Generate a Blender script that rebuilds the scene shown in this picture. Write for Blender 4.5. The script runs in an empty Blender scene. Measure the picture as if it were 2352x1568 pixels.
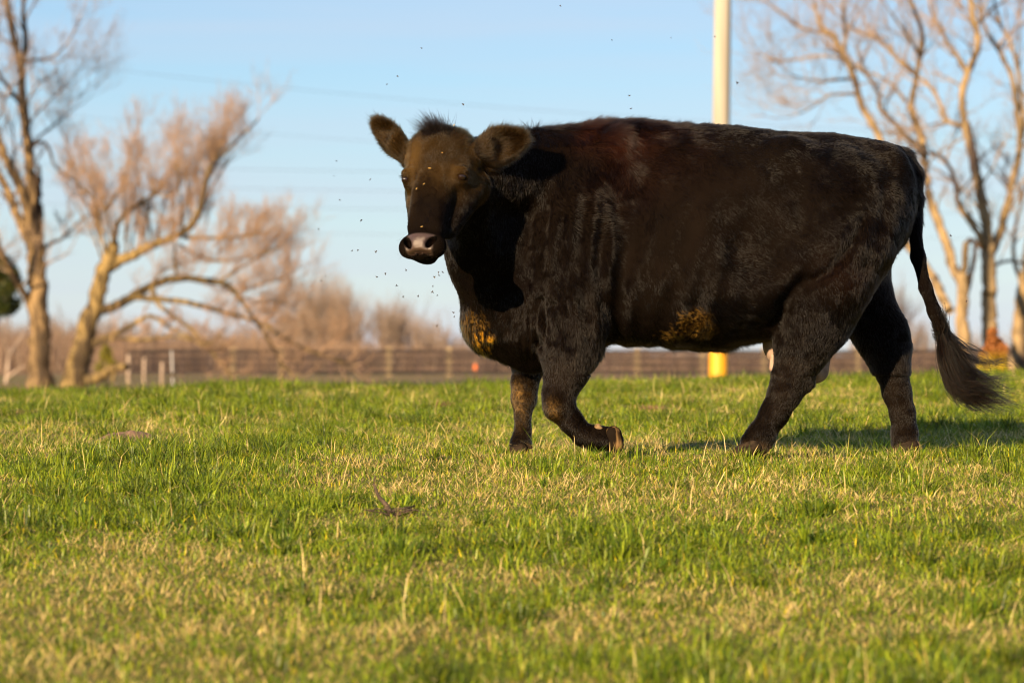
import bpy, math, random
import numpy as np
from mathutils import Vector

# ------------------------------------------------------------------ camera, sky, sun
scene = bpy.context.scene
DIST = 14.0                      # camera to the cow
FPX = 7980.0                     # focal length in units of a 2352-wide picture
CAMZ = 0.395
cam_d = bpy.data.cameras.new('camera')
cam = bpy.data.objects.new('camera', cam_d)
scene.collection.objects.link(cam)
cam.location = (0, -DIST, CAMZ)
cam.rotation_euler = (math.radians(90) + math.atan(36 / FPX), 0, 0)
cam_d.sensor_width = 36
cam_d.lens = FPX / 2352 * 36
cam_d.clip_start = 0.1
cam_d.clip_end = 12000
cam_d.dof.use_dof = True
cam_d.dof.focus_distance = 13.65
cam_d.dof.aperture_fstop = 3.9
scene.camera = cam

SUN_EL = math.radians(17)
SUN_TH = math.radians(30)        # light travels away from the camera, this far to the right
ldir = Vector((math.sin(SUN_TH) * math.cos(SUN_EL), math.cos(SUN_TH) * math.cos(SUN_EL), -math.sin(SUN_EL)))

world = bpy.data.worlds.new('World')
scene.world = world
world.use_nodes = True
wn = world.node_tree.nodes; wl = world.node_tree.links
wn.clear()
w_out = wn.new('ShaderNodeOutputWorld'); w_bg = wn.new('ShaderNodeBackground')
w_sky = wn.new('ShaderNodeTexSky')
w_sky.sky_type = 'NISHITA'
w_sky.sun_disc = False
w_sky.sun_elevation = SUN_EL
w_sky.sun_rotation = math.atan2(-ldir.x, -ldir.y)
w_sky.altitude = 200
w_sky.air_density = 1.0
w_sky.dust_density = 0.0
w_sky.ozone_density = 5.0
w_bg.inputs['Strength'].default_value = 0.051
# thin cirrus veil drawn over the clear sky
w_tc = wn.new('ShaderNodeTexCoord'); w_map = wn.new('ShaderNodeMapping')
w_map.inputs['Scale'].default_value = (5, 5, 70)
w_map.inputs['Rotation'].default_value = (0, math.radians(4), 0)
w_nz = wn.new('ShaderNodeTexNoise'); w_nz.inputs['Scale'].default_value = 1.0; w_nz.inputs['Detail'].default_value = 4
w_rmp = wn.new('ShaderNodeMapRange')
w_rmp.inputs['From Min'].default_value = 0.40; w_rmp.inputs['From Max'].default_value = 0.75
w_rmp.inputs['To Min'].default_value = 0.20; w_rmp.inputs['To Max'].default_value = 0.55
w_mix = wn.new('ShaderNodeMix'); w_mix.data_type = 'RGBA'
w_mix.inputs['B'].default_value = (5.1, 5.5, 6.5, 1)
wl.new(w_tc.outputs['Generated'], w_map.inputs['Vector']); wl.new(w_map.outputs[0], w_nz.inputs['Vector'])
wl.new(w_nz.outputs[0], w_rmp.inputs['Value']); w_sep = wn.new('ShaderNodeSeparateXYZ'); w_el = wn.new('ShaderNodeMapRange')
w_el.inputs['From Min'].default_value = 0.0; w_el.inputs['From Max'].default_value = 0.075
w_el.inputs['To Min'].default_value = 0.38; w_el.inputs['To Max'].default_value = 0.0
w_add = wn.new('ShaderNodeMath'); w_add.operation = 'ADD'; w_add.use_clamp = True
wl.new(w_tc.outputs['Generated'], w_sep.inputs[0]); wl.new(w_sep.outputs['Z'], w_el.inputs['Value'])
wl.new(w_el.outputs[0], w_add.inputs[0]); wl.new(w_rmp.outputs[0], w_add.inputs[1]); wl.new(w_add.outputs[0], w_mix.inputs['Factor'])
wl.new(w_sky.outputs[0], w_mix.inputs['A']); wl.new(w_mix.outputs['Result'], w_bg.inputs['Color'])
wl.new(w_bg.outputs[0], w_out.inputs['Surface'])

sun_d = bpy.data.lights.new('sun', 'SUN')
sun = bpy.data.objects.new('sun', sun_d)
scene.collection.objects.link(sun)
sun_d.energy = 5.0
sun_d.angle = math.radians(0.5)
sun_d.color = (1.0, 0.73, 0.43)
sun.rotation_euler = ldir.to_track_quat('-Z', 'Y').to_euler()
sun.location = (-8, -12, 8)

scene.view_settings.view_transform = 'Standard'
scene.view_settings.look = 'None'
scene.view_settings.exposure = 1.35
scene.view_settings.gamma = 1.0
scene.render.filter_size = 1.15
scene.cycles.filter_width = 1.15
scene.cycles.use_denoising = True
scene.cycles.max_bounces = 6
scene.cycles.transparent_max_bounces = 8
scene.cycles.caustics_reflective = False
scene.cycles.caustics_refractive = False

# ------------------------------------------------------------------ helpers
rng = np.random.default_rng(7)
random.seed(7)

def P(px, py, y=0.0):
    s = (DIST + y) / FPX
    return np.array([(px - 1176) * s, y, CAMZ + (820 - py) * s])

def hash3(ix, iy, iz, seed):
    h = (ix * 374761393 + iy * 668265263 + iz * 2147483647 + seed * 1274126177) & 0xffffffff
    h = ((h ^ (h >> 13)) * 1274126177) & 0xffffffff
    h = ((h ^ (h >> 16)) * 2246822519) & 0xffffffff
    return ((h ^ (h >> 15)) & 0xffffff) / 16777215.0

def noise(p, freq, seed=0):
    """value noise in -1..1 at points p (n,3)"""
    q = np.asarray(p, dtype=np.float64) * freq + 1000.0
    i = np.floor(q).astype(np.int64); f = q - i
    f = f * f * (3 - 2 * f)
    out = 0
    for dx in (0, 1):
        wx = f[:, 0] if dx else 1 - f[:, 0]
        for dy in (0, 1):
            wy = f[:, 1] if dy else 1 - f[:, 1]
            for dz in (0, 1):
                wz = f[:, 2] if dz else 1 - f[:, 2]
                out = out + wx * wy * wz * hash3(i[:, 0] + dx, i[:, 1] + dy, i[:, 2] + dz, seed)
    return out * 2 - 1

def noise2(x, y, freq, seed=0):
    return noise(np.stack([x, y, np.zeros_like(x)], 1), freq, seed)

def pchip(x, xs, ys):
    xs = np.asarray(xs, float); ys = np.asarray(ys, float)
    h = np.diff(xs); d = np.diff(ys) / h
    m = np.zeros_like(ys)
    m[0] = d[0]; m[-1] = d[-1]
    for k in range(1, len(xs) - 1):
        if d[k - 1] * d[k] > 0:
            w1 = 2 * h[k] + h[k - 1]; w2 = h[k] + 2 * h[k - 1]
            m[k] = (w1 + w2) / (w1 / d[k - 1] + w2 / d[k])
    x = np.clip(x, xs[0], xs[-1])
    i = np.clip(np.searchsorted(xs, x) - 1, 0, len(xs) - 2)
    t = (x - xs[i]) / h[i]
    return ((1 + 2 * t) * (1 - t) ** 2 * ys[i] + t * (1 - t) ** 2 * h[i] * m[i]
            + t * t * (3 - 2 * t) * ys[i + 1] + t * t * (t - 1) * h[i] * m[i + 1])

def smoothstep(a, b, x):
    t = np.clip((x - a) / (b - a), 0, 1)
    return t * t * (3 - 2 * t)

def tag(o, label=None, cat=None, group=None, kind=None):
    if label: o['label'] = label
    if cat: o['category'] = cat
    if group: o['group'] = group
    if kind: o['kind'] = kind
    return o

def link(o, parent=None):
    scene.collection.objects.link(o)
    if parent is not None: o.parent = parent
    return o

def empty(name, loc=(0, 0, 0)):
    o = bpy.data.objects.new(name, None)
    o.location = loc
    return link(o)

def mesh_obj(name, verts, faces_by_n, mat, parent=None, smooth=True, col=None, origin=None, extra=None):
    """faces_by_n: list of int arrays (m,k)"""
    verts = np.asarray(verts, dtype=np.float32)
    if origin is not None: verts = verts - np.asarray(origin, dtype=np.float32)
    me = bpy.data.meshes.new(name)
    me.vertices.add(len(verts)); me.vertices.foreach_set('co', verts.ravel())
    loops = np.concatenate([np.asarray(f).ravel() for f in faces_by_n]).astype(np.int32)
    sizes = np.concatenate([np.full(len(f), np.asarray(f).shape[1]) for f in faces_by_n]).astype(np.int32)
    starts = np.concatenate([[0], np.cumsum(sizes)[:-1]]).astype(np.int32)
    me.loops.add(len(loops)); me.loops.foreach_set('vertex_index', loops)
    me.polygons.add(len(sizes)); me.polygons.foreach_set('loop_start', starts)
    me.polygons.foreach_set('loop_total', sizes)
    me.polygons.foreach_set('use_smooth', np.full(len(sizes), smooth))
    if col is not None:
        a = me.attributes.new('Col', 'FLOAT_COLOR', 'POINT')
        c = np.ones((len(verts), 4), dtype=np.float32); c[:, :3] = col
        a.data.foreach_set('color', c.ravel())
    if extra:
        for k, v in extra.items():
            a = me.attributes.new(k, 'FLOAT', 'POINT'); a.data.foreach_set('value', np.asarray(v, dtype=np.float32))
    me.update(calc_edges=True)
    me.validate()
    me.materials.append(mat)
    o = bpy.data.objects.new(name, me)
    if origin is not None and parent is None: o.location = origin
    return link(o, parent)

def new_mat(name):
    m = bpy.data.materials.new(name); m.use_nodes = True
    nt = m.node_tree; nt.nodes.clear()
    out = nt.nodes.new('ShaderNodeOutputMaterial')
    return m, nt, out

def noise_mat(name, c1, c2, scale=8, rough=0.85, bump=0.0, stretch=(1, 1, 1), detail=5, lo=.35, hi=.65, spec=0.3, c3=None, attr=False):
    m, nt, out = new_mat(name)
    N = nt.nodes; L = nt.links
    b = N.new('ShaderNodeBsdfPrincipled'); b.inputs['Roughness'].default_value = rough
    b.inputs['Specular IOR Level'].default_value = spec
    tc = N.new('ShaderNodeTexCoord'); mp = N.new('ShaderNodeMapping'); mp.inputs['Scale'].default_value = stretch
    nz = N.new('ShaderNodeTexNoise'); nz.inputs['Scale'].default_value = scale; nz.inputs['Detail'].default_value = detail
    rp = N.new('ShaderNodeValToRGB')
    rp.color_ramp.elements[0].position = lo; rp.color_ramp.elements[0].color = (*c1, 1)
    rp.color_ramp.elements[1].position = hi; rp.color_ramp.elements[1].color = (*c2, 1)
    L.new(tc.outputs['Object'], mp.inputs[0]); L.new(mp.outputs[0], nz.inputs['Vector']); L.new(nz.outputs[0], rp.inputs[0])
    colout = rp.outputs[0]
    if c3:
        n2 = N.new('ShaderNodeTexNoise'); n2.inputs['Scale'].default_value = scale * .22; n2.inputs['Detail'].default_value = 3
        L.new(mp.outputs[0], n2.inputs['Vector'])
        mr = N.new('ShaderNodeMapRange'); mr.inputs['From Min'].default_value = .5; mr.inputs['From Max'].default_value = .62
        L.new(n2.outputs[0], mr.inputs[0])
        mx = N.new('ShaderNodeMix'); mx.data_type = 'RGBA'; mx.inputs['B'].default_value = (*c3, 1)
        L.new(mr.outputs[0], mx.inputs['Factor']); L.new(colout, mx.inputs['A']); colout = mx.outputs['Result']
    if attr:
        at = N.new('ShaderNodeAttribute'); at.attribute_name = 'Col'
        mx = N.new('ShaderNodeMix'); mx.data_type = 'RGBA'; mx.blend_type = 'MULTIPLY'; mx.inputs['Factor'].default_value = 1
        L.new(colout, mx.inputs['A']); L.new(at.outputs['Color'], mx.inputs['B']); colout = mx.outputs['Result']
    L.new(colout, b.inputs['Base Color'])
    if bump:
        bp = N.new('ShaderNodeBump'); bp.inputs['Strength'].default_value = 1; bp.inputs['Distance'].default_value = bump
        L.new(nz.outputs[0], bp.inputs['Height']); L.new(bp.outputs[0], b.inputs['Normal'])
    L.new(b.outputs[0], out.inputs[0])
    return m

# ------------------------------------------------------------------ ground
G_D = [-60, 0, 5, 8, 9.5, 11, 12.5, 14, 16, 18, 21, 24, 26.5, 31, 40, 55, 75, 110, 150, 300, 1000, 3500]
G_H = [-3.0, -1.45, -0.98, -0.75, -0.655, -0.553, -0.466, -0.408, -0.392, -0.362, -0.300, -0.247, -0.222, -0.36, -0.85, -1.0, -0.93, -0.86, -0.80, -1.15, -2.3, -4.6]

def ground_z(x, y):
    x = np.asarray(x, float); y = np.asarray(y, float)
    d = y + DIST
    z = CAMZ + pchip(d, G_D, G_H)
    near = 1 - smoothstep(29, 60, d)
    crest = smoothstep(16, 25, d) * near
    z = z + crest * (0.020 * np.clip(x, -6, 6) + 0.055 * np.exp(-((x + 2.0) / .55) ** 2) - 0.01)
    z = z + near * (0.022 * noise2(x, y, 0.9, 3) + 0.010 * noise2(x, y, 2.7, 4))
    return z

def axis(vals):
    out = []
    for a, b, n in vals: out += list(np.linspace(a, b, n, endpoint=False))
    return np.array(out + [vals[-1][1]])

gx = axis([(-2600, -300, 12), (-300, -60, 16), (-60, -12, 24), (-12, -6, 20), (-6, 6, 170), (6, 12, 20), (12, 60, 24), (60, 300, 16), (300, 2600, 12)])
gy = axis([(-60, -10, 20), (-10, 18, 280), (18, 60, 60), (60, 200, 40), (200, 3400, 30)])
GX, GY = np.meshgrid(gx, gy, indexing='ij')
GZ = ground_z(GX.ravel(), GY.ravel())
nI, nJ = GX.shape
idx = np.arange(nI * nJ).reshape(nI, nJ)
gf = np.stack([idx[:-1, :-1].ravel(), idx[1:, :-1].ravel(), idx[1:, 1:].ravel(), idx[:-1, 1:].ravel()], 1)

def patch(x, y):
    """0 dry and short .. 1 lush"""
    a = 0.42 * noise2(x, y * .55, 0.8, 11) + 0.40 * noise2(x, y * .6, 2.0, 12) + 0.40 * noise2(x, y, 5.0, 13) + 0.25 * noise2(x, y, 11.0, 14)
    a = a + 0.22 * smoothstep(17, 22, y + DIST) - 0.10 * smoothstep(3, 0, np.abs(x - 1)) * 0
    for c0, rx_, ry_, am_ in PATCHES:
        a = a + .55 * am_ * np.exp(-((x - c0[0]) / rx_) ** 2 - ((y - c0[1]) / ry_) ** 2)
    return smoothstep(-0.32, 0.34, a)

m_ground, nt, out = new_mat('soil_and_thatch')
N = nt.nodes; L = nt.links
b = N.new('ShaderNodeBsdfPrincipled'); b.inputs['Roughness'].default_value = .95; b.inputs['Specular IOR Level'].default_value = .1
tc = N.new('ShaderNodeTexCoord')
n1 = N.new('ShaderNodeTexNoise'); n1.inputs['Scale'].default_value = 30; n1.inputs['Detail'].default_value = 6
r1 = N.new('ShaderNodeValToRGB'); r1.color_ramp.elements[0].color = (.10, .085, .030, 1); r1.color_ramp.elements[1].color = (.16, .16, .04, 1)
n2 = N.new('ShaderNodeTexNoise'); n2.inputs['Scale'].default_value = .06; n2.inputs['Detail'].default_value = 5
r2 = N.new('ShaderNodeValToRGB'); r2.color_ramp.elements[0].position = .40; r2.color_ramp.elements[1].position = .6
r2.color_ramp.elements[0].color = (.16, .145, .05, 1); r2.color_ramp.elements[1].color = (.21, .145, .075, 1)
sp = N.new('ShaderNodeSeparateXYZ'); mr = N.new('ShaderNodeMapRange')
mr.inputs['From Min'].default_value = 18; mr.inputs['From Max'].default_value = 60
mr2 = N.new('ShaderNodeMapRange'); mr2.inputs['From Min'].default_value = 120; mr2.inputs['From Max'].default_value = 175
mx = N.new('ShaderNodeMix'); mx.data_type = 'RGBA'; mx2 = N.new('ShaderNodeMix'); mx2.data_type = 'RGBA'
mx2.inputs['B'].default_value = (.19, .12, .07, 1)
L.new(tc.outputs['Object'], n1.inputs['Vector']); L.new(tc.outputs['Object'], n2.inputs['Vector']); L.new(tc.outputs['Object'], sp.inputs[0])
L.new(n1.outputs[0], r1.inputs[0]); L.new(n2.outputs[0], r2.inputs[0])
L.new(sp.outputs['Y'], mr.inputs[0]); L.new(sp.outputs['Y'], mr2.inputs[0])
L.new(mr.outputs[0], mx.inputs['Factor']); L.new(r1.outputs[0], mx.inputs['A']); L.new(r2.outputs[0], mx.inputs['B'])
L.new(mr2.outputs[0], mx2.inputs['Factor']); L.new(mx.outputs['Result'], mx2.inputs['A'])
L.new(mx2.outputs['Result'], b.inputs['Base Color']); L.new(b.outputs[0], out.inputs[0])
g = mesh_obj('ground', np.stack([GX.ravel(), GY.ravel(), GZ], 1), [gf], m_ground)
tag(g, kind='structure', label='grassy pasture rising to a low crest behind the cow')

# ------------------------------------------------------------------ grass
m_grass, nt, out = new_mat('grass_blades')
N = nt.nodes; L = nt.links
at = N.new('ShaderNodeAttribute'); at.attribute_name = 'Col'
df = N.new('ShaderNodeBsdfPrincipled'); df.inputs['Roughness'].default_value = .45; df.inputs['Specular IOR Level'].default_value = .35
tr = N.new('ShaderNodeBsdfTranslucent'); ms = N.new('ShaderNodeMixShader'); ms.inputs[0].default_value = .34
L.new(at.outputs['Color'], df.inputs['Base Color']); L.new(at.outputs['Color'], tr.inputs['Color'])
L.new(df.outputs[0], ms.inputs[1]); L.new(tr.outputs[0], ms.inputs[2]); L.new(ms.outputs[0], out.inputs[0])

def blades(x, y, h, w, az, lean, curl, col, z0=None):
    """5-vertex blades -> verts, quads, tris, colours"""
    n = len(x)
    z = ground_z(x, y) if z0 is None else z0
    root = np.stack([x, y, z - .004], 1)
    d = np.stack([np.cos(az), np.sin(az), np.zeros(n)], 1)
    fa = az + rng.uniform(0.6, 2.5, n)
    side = np.stack([np.cos(fa), np.sin(fa), np.zeros(n)], 1) * (w / 2)[:, None]
    up = np.array([0, 0, 1.0])
    l1 = lean; l2 = lean + curl
    mid = root + (d * np.sin(l1)[:, None] + up * np.cos(l1)[:, None]) * (h * .55)[:, None]
    tip = mid + (d * np.sin(l2)[:, None] + up * np.cos(l2)[:, None]) * (h * .45)[:, None]
    v = np.stack([root - side, root + side, mid + side * .8, mid - side * .8, tip], 1).reshape(-1, 3)
    k = np.arange(n) * 5
    q = np.stack([k, k + 1, k + 2, k + 3], 1); t = np.stack([k + 3, k + 2, k + 4], 1)
    c = np.repeat(col, 5, axis=0)
    return v, q, t, c

def ground_hit(px, py):
    """the nearest ground point seen at a picture position"""
    ds = np.linspace(6.5, 28, 900)
    x = (px - 1176) * ds / FPX
    gp = 820 - (ground_z(x, ds - DIST) - CAMZ) * FPX / ds
    j = np.argmax(gp <= py)
    return np.array([x[j], ds[j] - DIST, float(ground_z(np.array([x[j]]), np.array([ds[j] - DIST]))[0])])

PATCHES = [(ground_hit(px_, py_), rx_, ry_, am_) for px_, py_, rx_, ry_, am_ in (
    (1500, 1535, .45, .35, .8), (1480, 1265, .55, .5, .6), (260, 1130, .9, .8, .6), (1950, 1270, .6, .6, .5), (620, 940, 1.6, 1.2, .5), (1000, 1015, .9, .5, .5), (1350, 1090, .5, .4, .6), (2150, 1110, .6, .6, .4), (420, 885, .8, 1.0, .8),
    (600, 1380, .8, .5, -.6), (150, 1420, .5, .4, -.6), (980, 1120, 1.0, .6, -.6), (1750, 1130, .8, .5, -.5), (1050, 960, .4, .6, -.4), (1200, 890, 1.0, .8, -.5), (100, 990, .7, .7, -.5), (2100, 1400, .6, .4, -.5), (1850, 905, 1.2, 1.0, -.5), (1050, 1480, .5, .3, -.6))]
CLEAR = [(ground_hit(905, 1186), .13, .35), (ground_hit(905, 1215), .10, .5), (ground_hit(287, 1012), .15, .12), (ground_hit(287, 1024), .12, .35)]
def scatter(n, d0, d1, margin=0.7):
    d = rng.uniform(d0, d1, int(n * 1.6)); hw = .149 * d + margin
    keep = rng.uniform(0, 1, len(d)) < hw / (.149 * d1 + margin)
    d = d[keep]; hw = hw[keep]
    x = rng.uniform(-1, 1, len(d)) * hw; y = d - DIST
    ok = np.ones(len(x), bool)
    for c0, r_, keep_ in CLEAR:
        ins_ = np.hypot(x - c0[0], y - c0[1]) < r_ * (1 + .25 * np.sin(np.arctan2(y - c0[1], x - c0[0]) * 3))
        ok &= ~(ins_ & (rng.uniform(0, 1, len(x)) > keep_))
    return x[ok], y[ok]

def green(n, dark=1.0):
    a = rng.uniform(0, 1, n)[:, None] ** 1.3
    c = (1 - a) * np.array([.065, .135, .006]) + a * np.array([.31, .37, .020])
    return c * rng.uniform(.65, 1.3, (n, 1)) * dark

def straw(n):
    a = rng.uniform(0, 1, n)[:, None]
    c = (1 - a) * np.array([.50, .36, .10]) + a * np.array([.88, .70, .32])
    return c * rng.uniform(.6, 1.15, (n, 1))

V = []; Q = []; T = []; Cc = []; off = 0
def add(b4):
    global off
    v, q, t, c = b4
    V.append(v); Q.append(q + off); T.append(t + off); Cc.append(c); off += len(v)

# bulk turf
x, y = scatter(470000, 6.6, 28.5)
pt = patch(x, y); n = len(x)
lush = rng.uniform(0, 1, n) < (.50 + .42 * pt)
h = np.where(lush, rng.uniform(.018, .046, n) + pt ** 2 * rng.uniform(0, .030, n), rng.uniform(.010, .032, n))
w = np.where(lush, rng.uniform(.0022, .0052, n), rng.uniform(.0014, .0034, n))
lean = np.where(lush, rng.uniform(.1, 1.05, n), rng.uniform(.3, 1.35, n))
col = np.where(lush[:, None], green(n), straw(n))
yel = (rng.uniform(0, 1, n) < .12) & lush
col[yel] = col[yel] * [1.9, 1.25, .9]
add(blades(x, y, h, w, rng.uniform(0, 6.283, n), lean, rng.uniform(0, .8, n), col))
# extra short matted turf where one looks down into it
x, y = scatter(190000, 6.6, 13.5)
pt = patch(x, y); n = len(x)
lush = rng.uniform(0, 1, n) < (.58 + .36 * pt)
add(blades(x, y, rng.uniform(.012, .036, n), rng.uniform(.0022, .0048, n), rng.uniform(0, 6.283, n), rng.uniform(.5, 1.45, n), rng.uniform(-.2, .6, n), np.where(lush[:, None], green(n), straw(n) * .9)))
# lush clumps of longer blades
cx, cy = scatter(7200, 6.8, 28.3)
pc = patch(cx, cy); keep = rng.uniform(0, 1, len(cx)) < .12 + .88 * pc ** 2
cx = cx[keep]; cy = cy[keep]; pc = pc[keep]
m = 46; n = len(cx) * m
rad = (rng.uniform(.15, 1, len(cx)) ** 2 * .13 + .02).repeat(m)
ang = rng.uniform(0, 6.283, n); rr = np.sqrt(rng.uniform(0, 1, n)) * rad
bx = cx.repeat(m) + np.cos(ang) * rr; by = cy.repeat(m) + np.sin(ang) * rr
hh = (rng.uniform(.3, 1.0, len(cx)) ** 1.6 * .125 * (.6 + .5 * pc)).repeat(m) * rng.uniform(.5, 1.1, n)
tint = rng.uniform(.38, 1.1, len(cx)).repeat(m)[:, None]
add(blades(bx, by, hh, rng.uniform(.0026, .0062, n), ang + rng.normal(0, .5, n), rng.uniform(.05, .85, n), rng.uniform(.1, 1.1, n), green(n) * tint))
# tufts the hooves stand in
for px_, py_ in ((1170, 1066), (1192, 1070), (1222, 1064), (1345, 1056), (1372, 1050), (1400, 1056), (1432, 1052), (1690, 1060), (1718, 1062), (1742, 1056), (1768, 1050), (2052, 1058), (2080, 1060), (2106, 1056)):
    c0 = ground_hit(px_, py_); n = 75; ang = rng.uniform(0, 6.283, n); rr = np.sqrt(rng.uniform(0, 1, n)) * .07
    add(blades(c0[0] + np.cos(ang) * rr, c0[1] + np.sin(ang) * rr, rng.uniform(.025, .085, n), rng.uniform(.0024, .005, n), ang, rng.uniform(.05, .8, n), rng.uniform(.1, 1, n), np.where((rng.uniform(0, 1, n) < .8)[:, None], green(n), straw(n))))
# dry tufts
cx, cy = scatter(1700, 6.8, 28.0)
pc = patch(cx, cy); keep = rng.uniform(0, 1, len(cx)) > pc * .93
cx = cx[keep]; cy = cy[keep]
m = 40; n = len(cx) * m
rad = rng.uniform(.03, .13, len(cx)).repeat(m)
ang = rng.uniform(0, 6.283, n); rr = np.sqrt(rng.uniform(0, 1, n)) * rad
bx = cx.repeat(m) + np.cos(ang) * rr; by = cy.repeat(m) + np.sin(ang) * rr
add(blades(bx, by, rng.uniform(.03, .08, n), rng.uniform(.0016, .004, n), rng.uniform(0, 6.283, n), rng.uniform(.5, 1.45, n), rng.uniform(0, .5, n), straw(n)))
# loose lying straw and a few long stalks
x, y = scatter(22000, 6.8, 28); n = len(x)
add(blades(x, y, rng.uniform(.03, .11, n), rng.uniform(.0015, .0032, n), rng.uniform(0, 6.283, n), rng.uniform(1.25, 1.55, n), rng.uniform(-.3, .1, n), straw(n) * 1.1, ground_z(x, y) + rng.uniform(.01, .04, n)))
x, y = scatter(3200, 6.8, 28); n = len(x)
add(blades(x, y, rng.uniform(.08, .17, n), rng.uniform(.002, .0036, n), rng.uniform(0, 6.283, n), rng.uniform(.1, .8, n), rng.uniform(.1, .9, n), np.where((rng.uniform(0, 1, n) < .6)[:, None], green(n), straw(n))))
gr = mesh_obj('grass', np.concatenate(V), [np.concatenate(Q), np.concatenate(T)], m_grass, smooth=False, col=np.concatenate(Cc))
tag(gr, 'sunlit pasture grass, lush green tufts mixed with dry straw coloured blades', 'grass', kind='stuff')
del V, Q, T, Cc

# ------------------------------------------------------------------ implicit surface tools
class Field:
    def __init__(self): self.p = []
    def _add(self, fn, lo, hi, k, label, op='u'): self.p.append((fn, np.array(lo), np.array(hi), k, label, op))
    def cone(self, a, b, ra, rb, k=.02, label='body', ys=1.0, op='u'):
        a = np.array(a, float); b = np.array(b, float)
        def fn(X, Y, Z):
            ab = (b - a) * [1, 1 / ys, 1]
            px = X - a[0]; py = (Y - a[1]) / ys; pz = Z - a[2]
            t = np.clip((px * ab[0] + py * ab[1] + pz * ab[2]) / max(ab @ ab, 1e-9), 0, 1)
            return np.sqrt((px - t * ab[0]) ** 2 + (py - t * ab[1]) ** 2 + (pz - t * ab[2]) ** 2) - (ra + (rb - ra) * t)
        r = max(ra, rb) * max(1, ys)
        self._add(fn, np.minimum(a, b) - r, np.maximum(a, b) + r, k, label, op)
    def ell(self, c, rad, axes=None, k=.02, label='body', op='u'):
        c = np.array(c, float); rad = np.array(rad, float)
        A = np.eye(3) if axes is None else np.array(axes, float)
        def fn(X, Y, Z):
            px = X - c[0]; py = Y - c[1]; pz = Z - c[2]
            s = 0; s2 = 0
            for i in range(3):
                q = (px * A[i, 0] + py * A[i, 1] + pz * A[i, 2])
                s = s + (q / rad[i]) ** 2; s2 = s2 + (q / rad[i] ** 2) ** 2
            k0 = np.sqrt(s); k1 = np.sqrt(s2) + 1e-6
            return k0 * (k0 - 1) / k1
        e = np.sqrt(((A * rad[:, None]) ** 2).sum(0))
        self._add(fn, c - e, c + e, k, label, op)
    def custom(self, fn, lo, hi, k, label='body', op='u'): self._add(fn, lo, hi, k, label, op)
    def mesh(self, lo, hi, vx):
        lo = np.array(lo, float); n = np.ceil((np.array(hi) - lo) / vx).astype(int)
        F = np.full(n, 1.0, dtype=np.float32)
        ax = [lo[i] + np.arange(n[i]) * vx for i in range(3)]
        for fn, a, b_, k, label, op in self.p:
            m = k + .03
            i0 = np.clip(((a - m - lo) / vx).astype(int), 0, n - 1); i1 = np.clip(((b_ + m - lo) / vx).astype(int) + 1, 1, n)
            sl = tuple(slice(i0[i], i1[i]) for i in range(3))
            X = ax[0][sl[0]][:, None, None].astype(np.float32); Y = ax[1][sl[1]][None, :, None].astype(np.float32); Z = ax[2][sl[2]][None, None, :].astype(np.float32)
            v = fn(X, Y, Z); f = F[sl]
            if op == 'u':
                hh = np.maximum(k - np.abs(f - v), 0) / k
                F[sl] = np.minimum(f, v) - hh * hh * k * .25
            else:
                v = -v
                hh = np.maximum(k - np.abs(f - v), 0) / k
                F[sl] = np.maximum(f, v) + hh * hh * k * .25
        ins = F < 0
        cnt = np.zeros(tuple(n - 1), dtype=np.uint8)
        for dx in (0, 1):
            for dy in (0, 1):
                for dz in (0, 1):
                    cnt += ins[dx:n[0] - 1 + dx, dy:n[1] - 1 + dy, dz:n[2] - 1 + dz]
        act = (cnt > 0) & (cnt < 8)
        I = np.argwhere(act); vid = np.full(act.shape, -1, dtype=np.int64); vid[act] = np.arange(len(I))
        acc = np.zeros((len(I), 3)); num = np.zeros(len(I))
        corners = [(a, b2, c) for a in (0, 1) for b2 in (0, 1) for c in (0, 1)]
        for ca in corners:
            for axn in range(3):
                if ca[axn] == 0:
                    cb = list(ca); cb[axn] = 1
                    fa = F[I[:, 0] + ca[0], I[:, 1] + ca[1], I[:, 2] + ca[2]]; fb = F[I[:, 0] + cb[0], I[:, 1] + cb[1], I[:, 2] + cb[2]]
                    s = (fa < 0) != (fb < 0)
                    t = np.where(s, fa / np.where(fa == fb, 1, fa - fb), 0)
                    p = np.tile(np.array(ca, float), (len(I), 1)); p[:, axn] = t
                    acc[s] += p[s]; num[s] += 1
        verts = lo + (I + acc / num[:, None]) * vx
        quads = []
        for axn in range(3):
            u, v2 = [(1, 2), (2, 0), (0, 1)][axn]
            s0 = [slice(None)] * 3; s1 = [slice(None)] * 3
            s0[axn] = slice(0, n[axn] - 1); s1[axn] = slice(1, n[axn])
            ch = ins[tuple(s0)] != ins[tuple(s1)]
            E = np.argwhere(ch)
            E = E[(E[:, u] > 0) & (E[:, v2] > 0) & (E[:, u] < n[u] - 1) & (E[:, v2] < n[v2] - 1)]
            first = ins[E[:, 0], E[:, 1], E[:, 2]]
            def cell(du, dv):
                C = E.copy(); C[:, u] += du; C[:, v2] += dv
                return vid[C[:, 0], C[:, 1], C[:, 2]]
            q = np.stack([cell(-1, -1), cell(0, -1), cell(0, 0), cell(-1, 0)], 1)
            q[~first] = q[~first][:, ::-1]
            quads.append(q)
        quads = np.concatenate(quads); quads = quads[(quads >= 0).all(1)]
        return verts, quads

def relax(verts, quads, it=2, lam=.5):
    e = np.concatenate([quads[:, [0, 1]], quads[:, [1, 2]], quads[:, [2, 3]], quads[:, [3, 0]]])
    e = np.concatenate([e, e[:, ::-1]])
    for _ in range(it):
        s = np.stack([np.bincount(e[:, 0], verts[e[:, 1], k], len(verts)) for k in range(3)], 1)
        c = np.bincount(e[:, 0], minlength=len(verts))[:, None]
        verts = verts + lam * (s / np.maximum(c, 1) - verts)
    return verts

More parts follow.
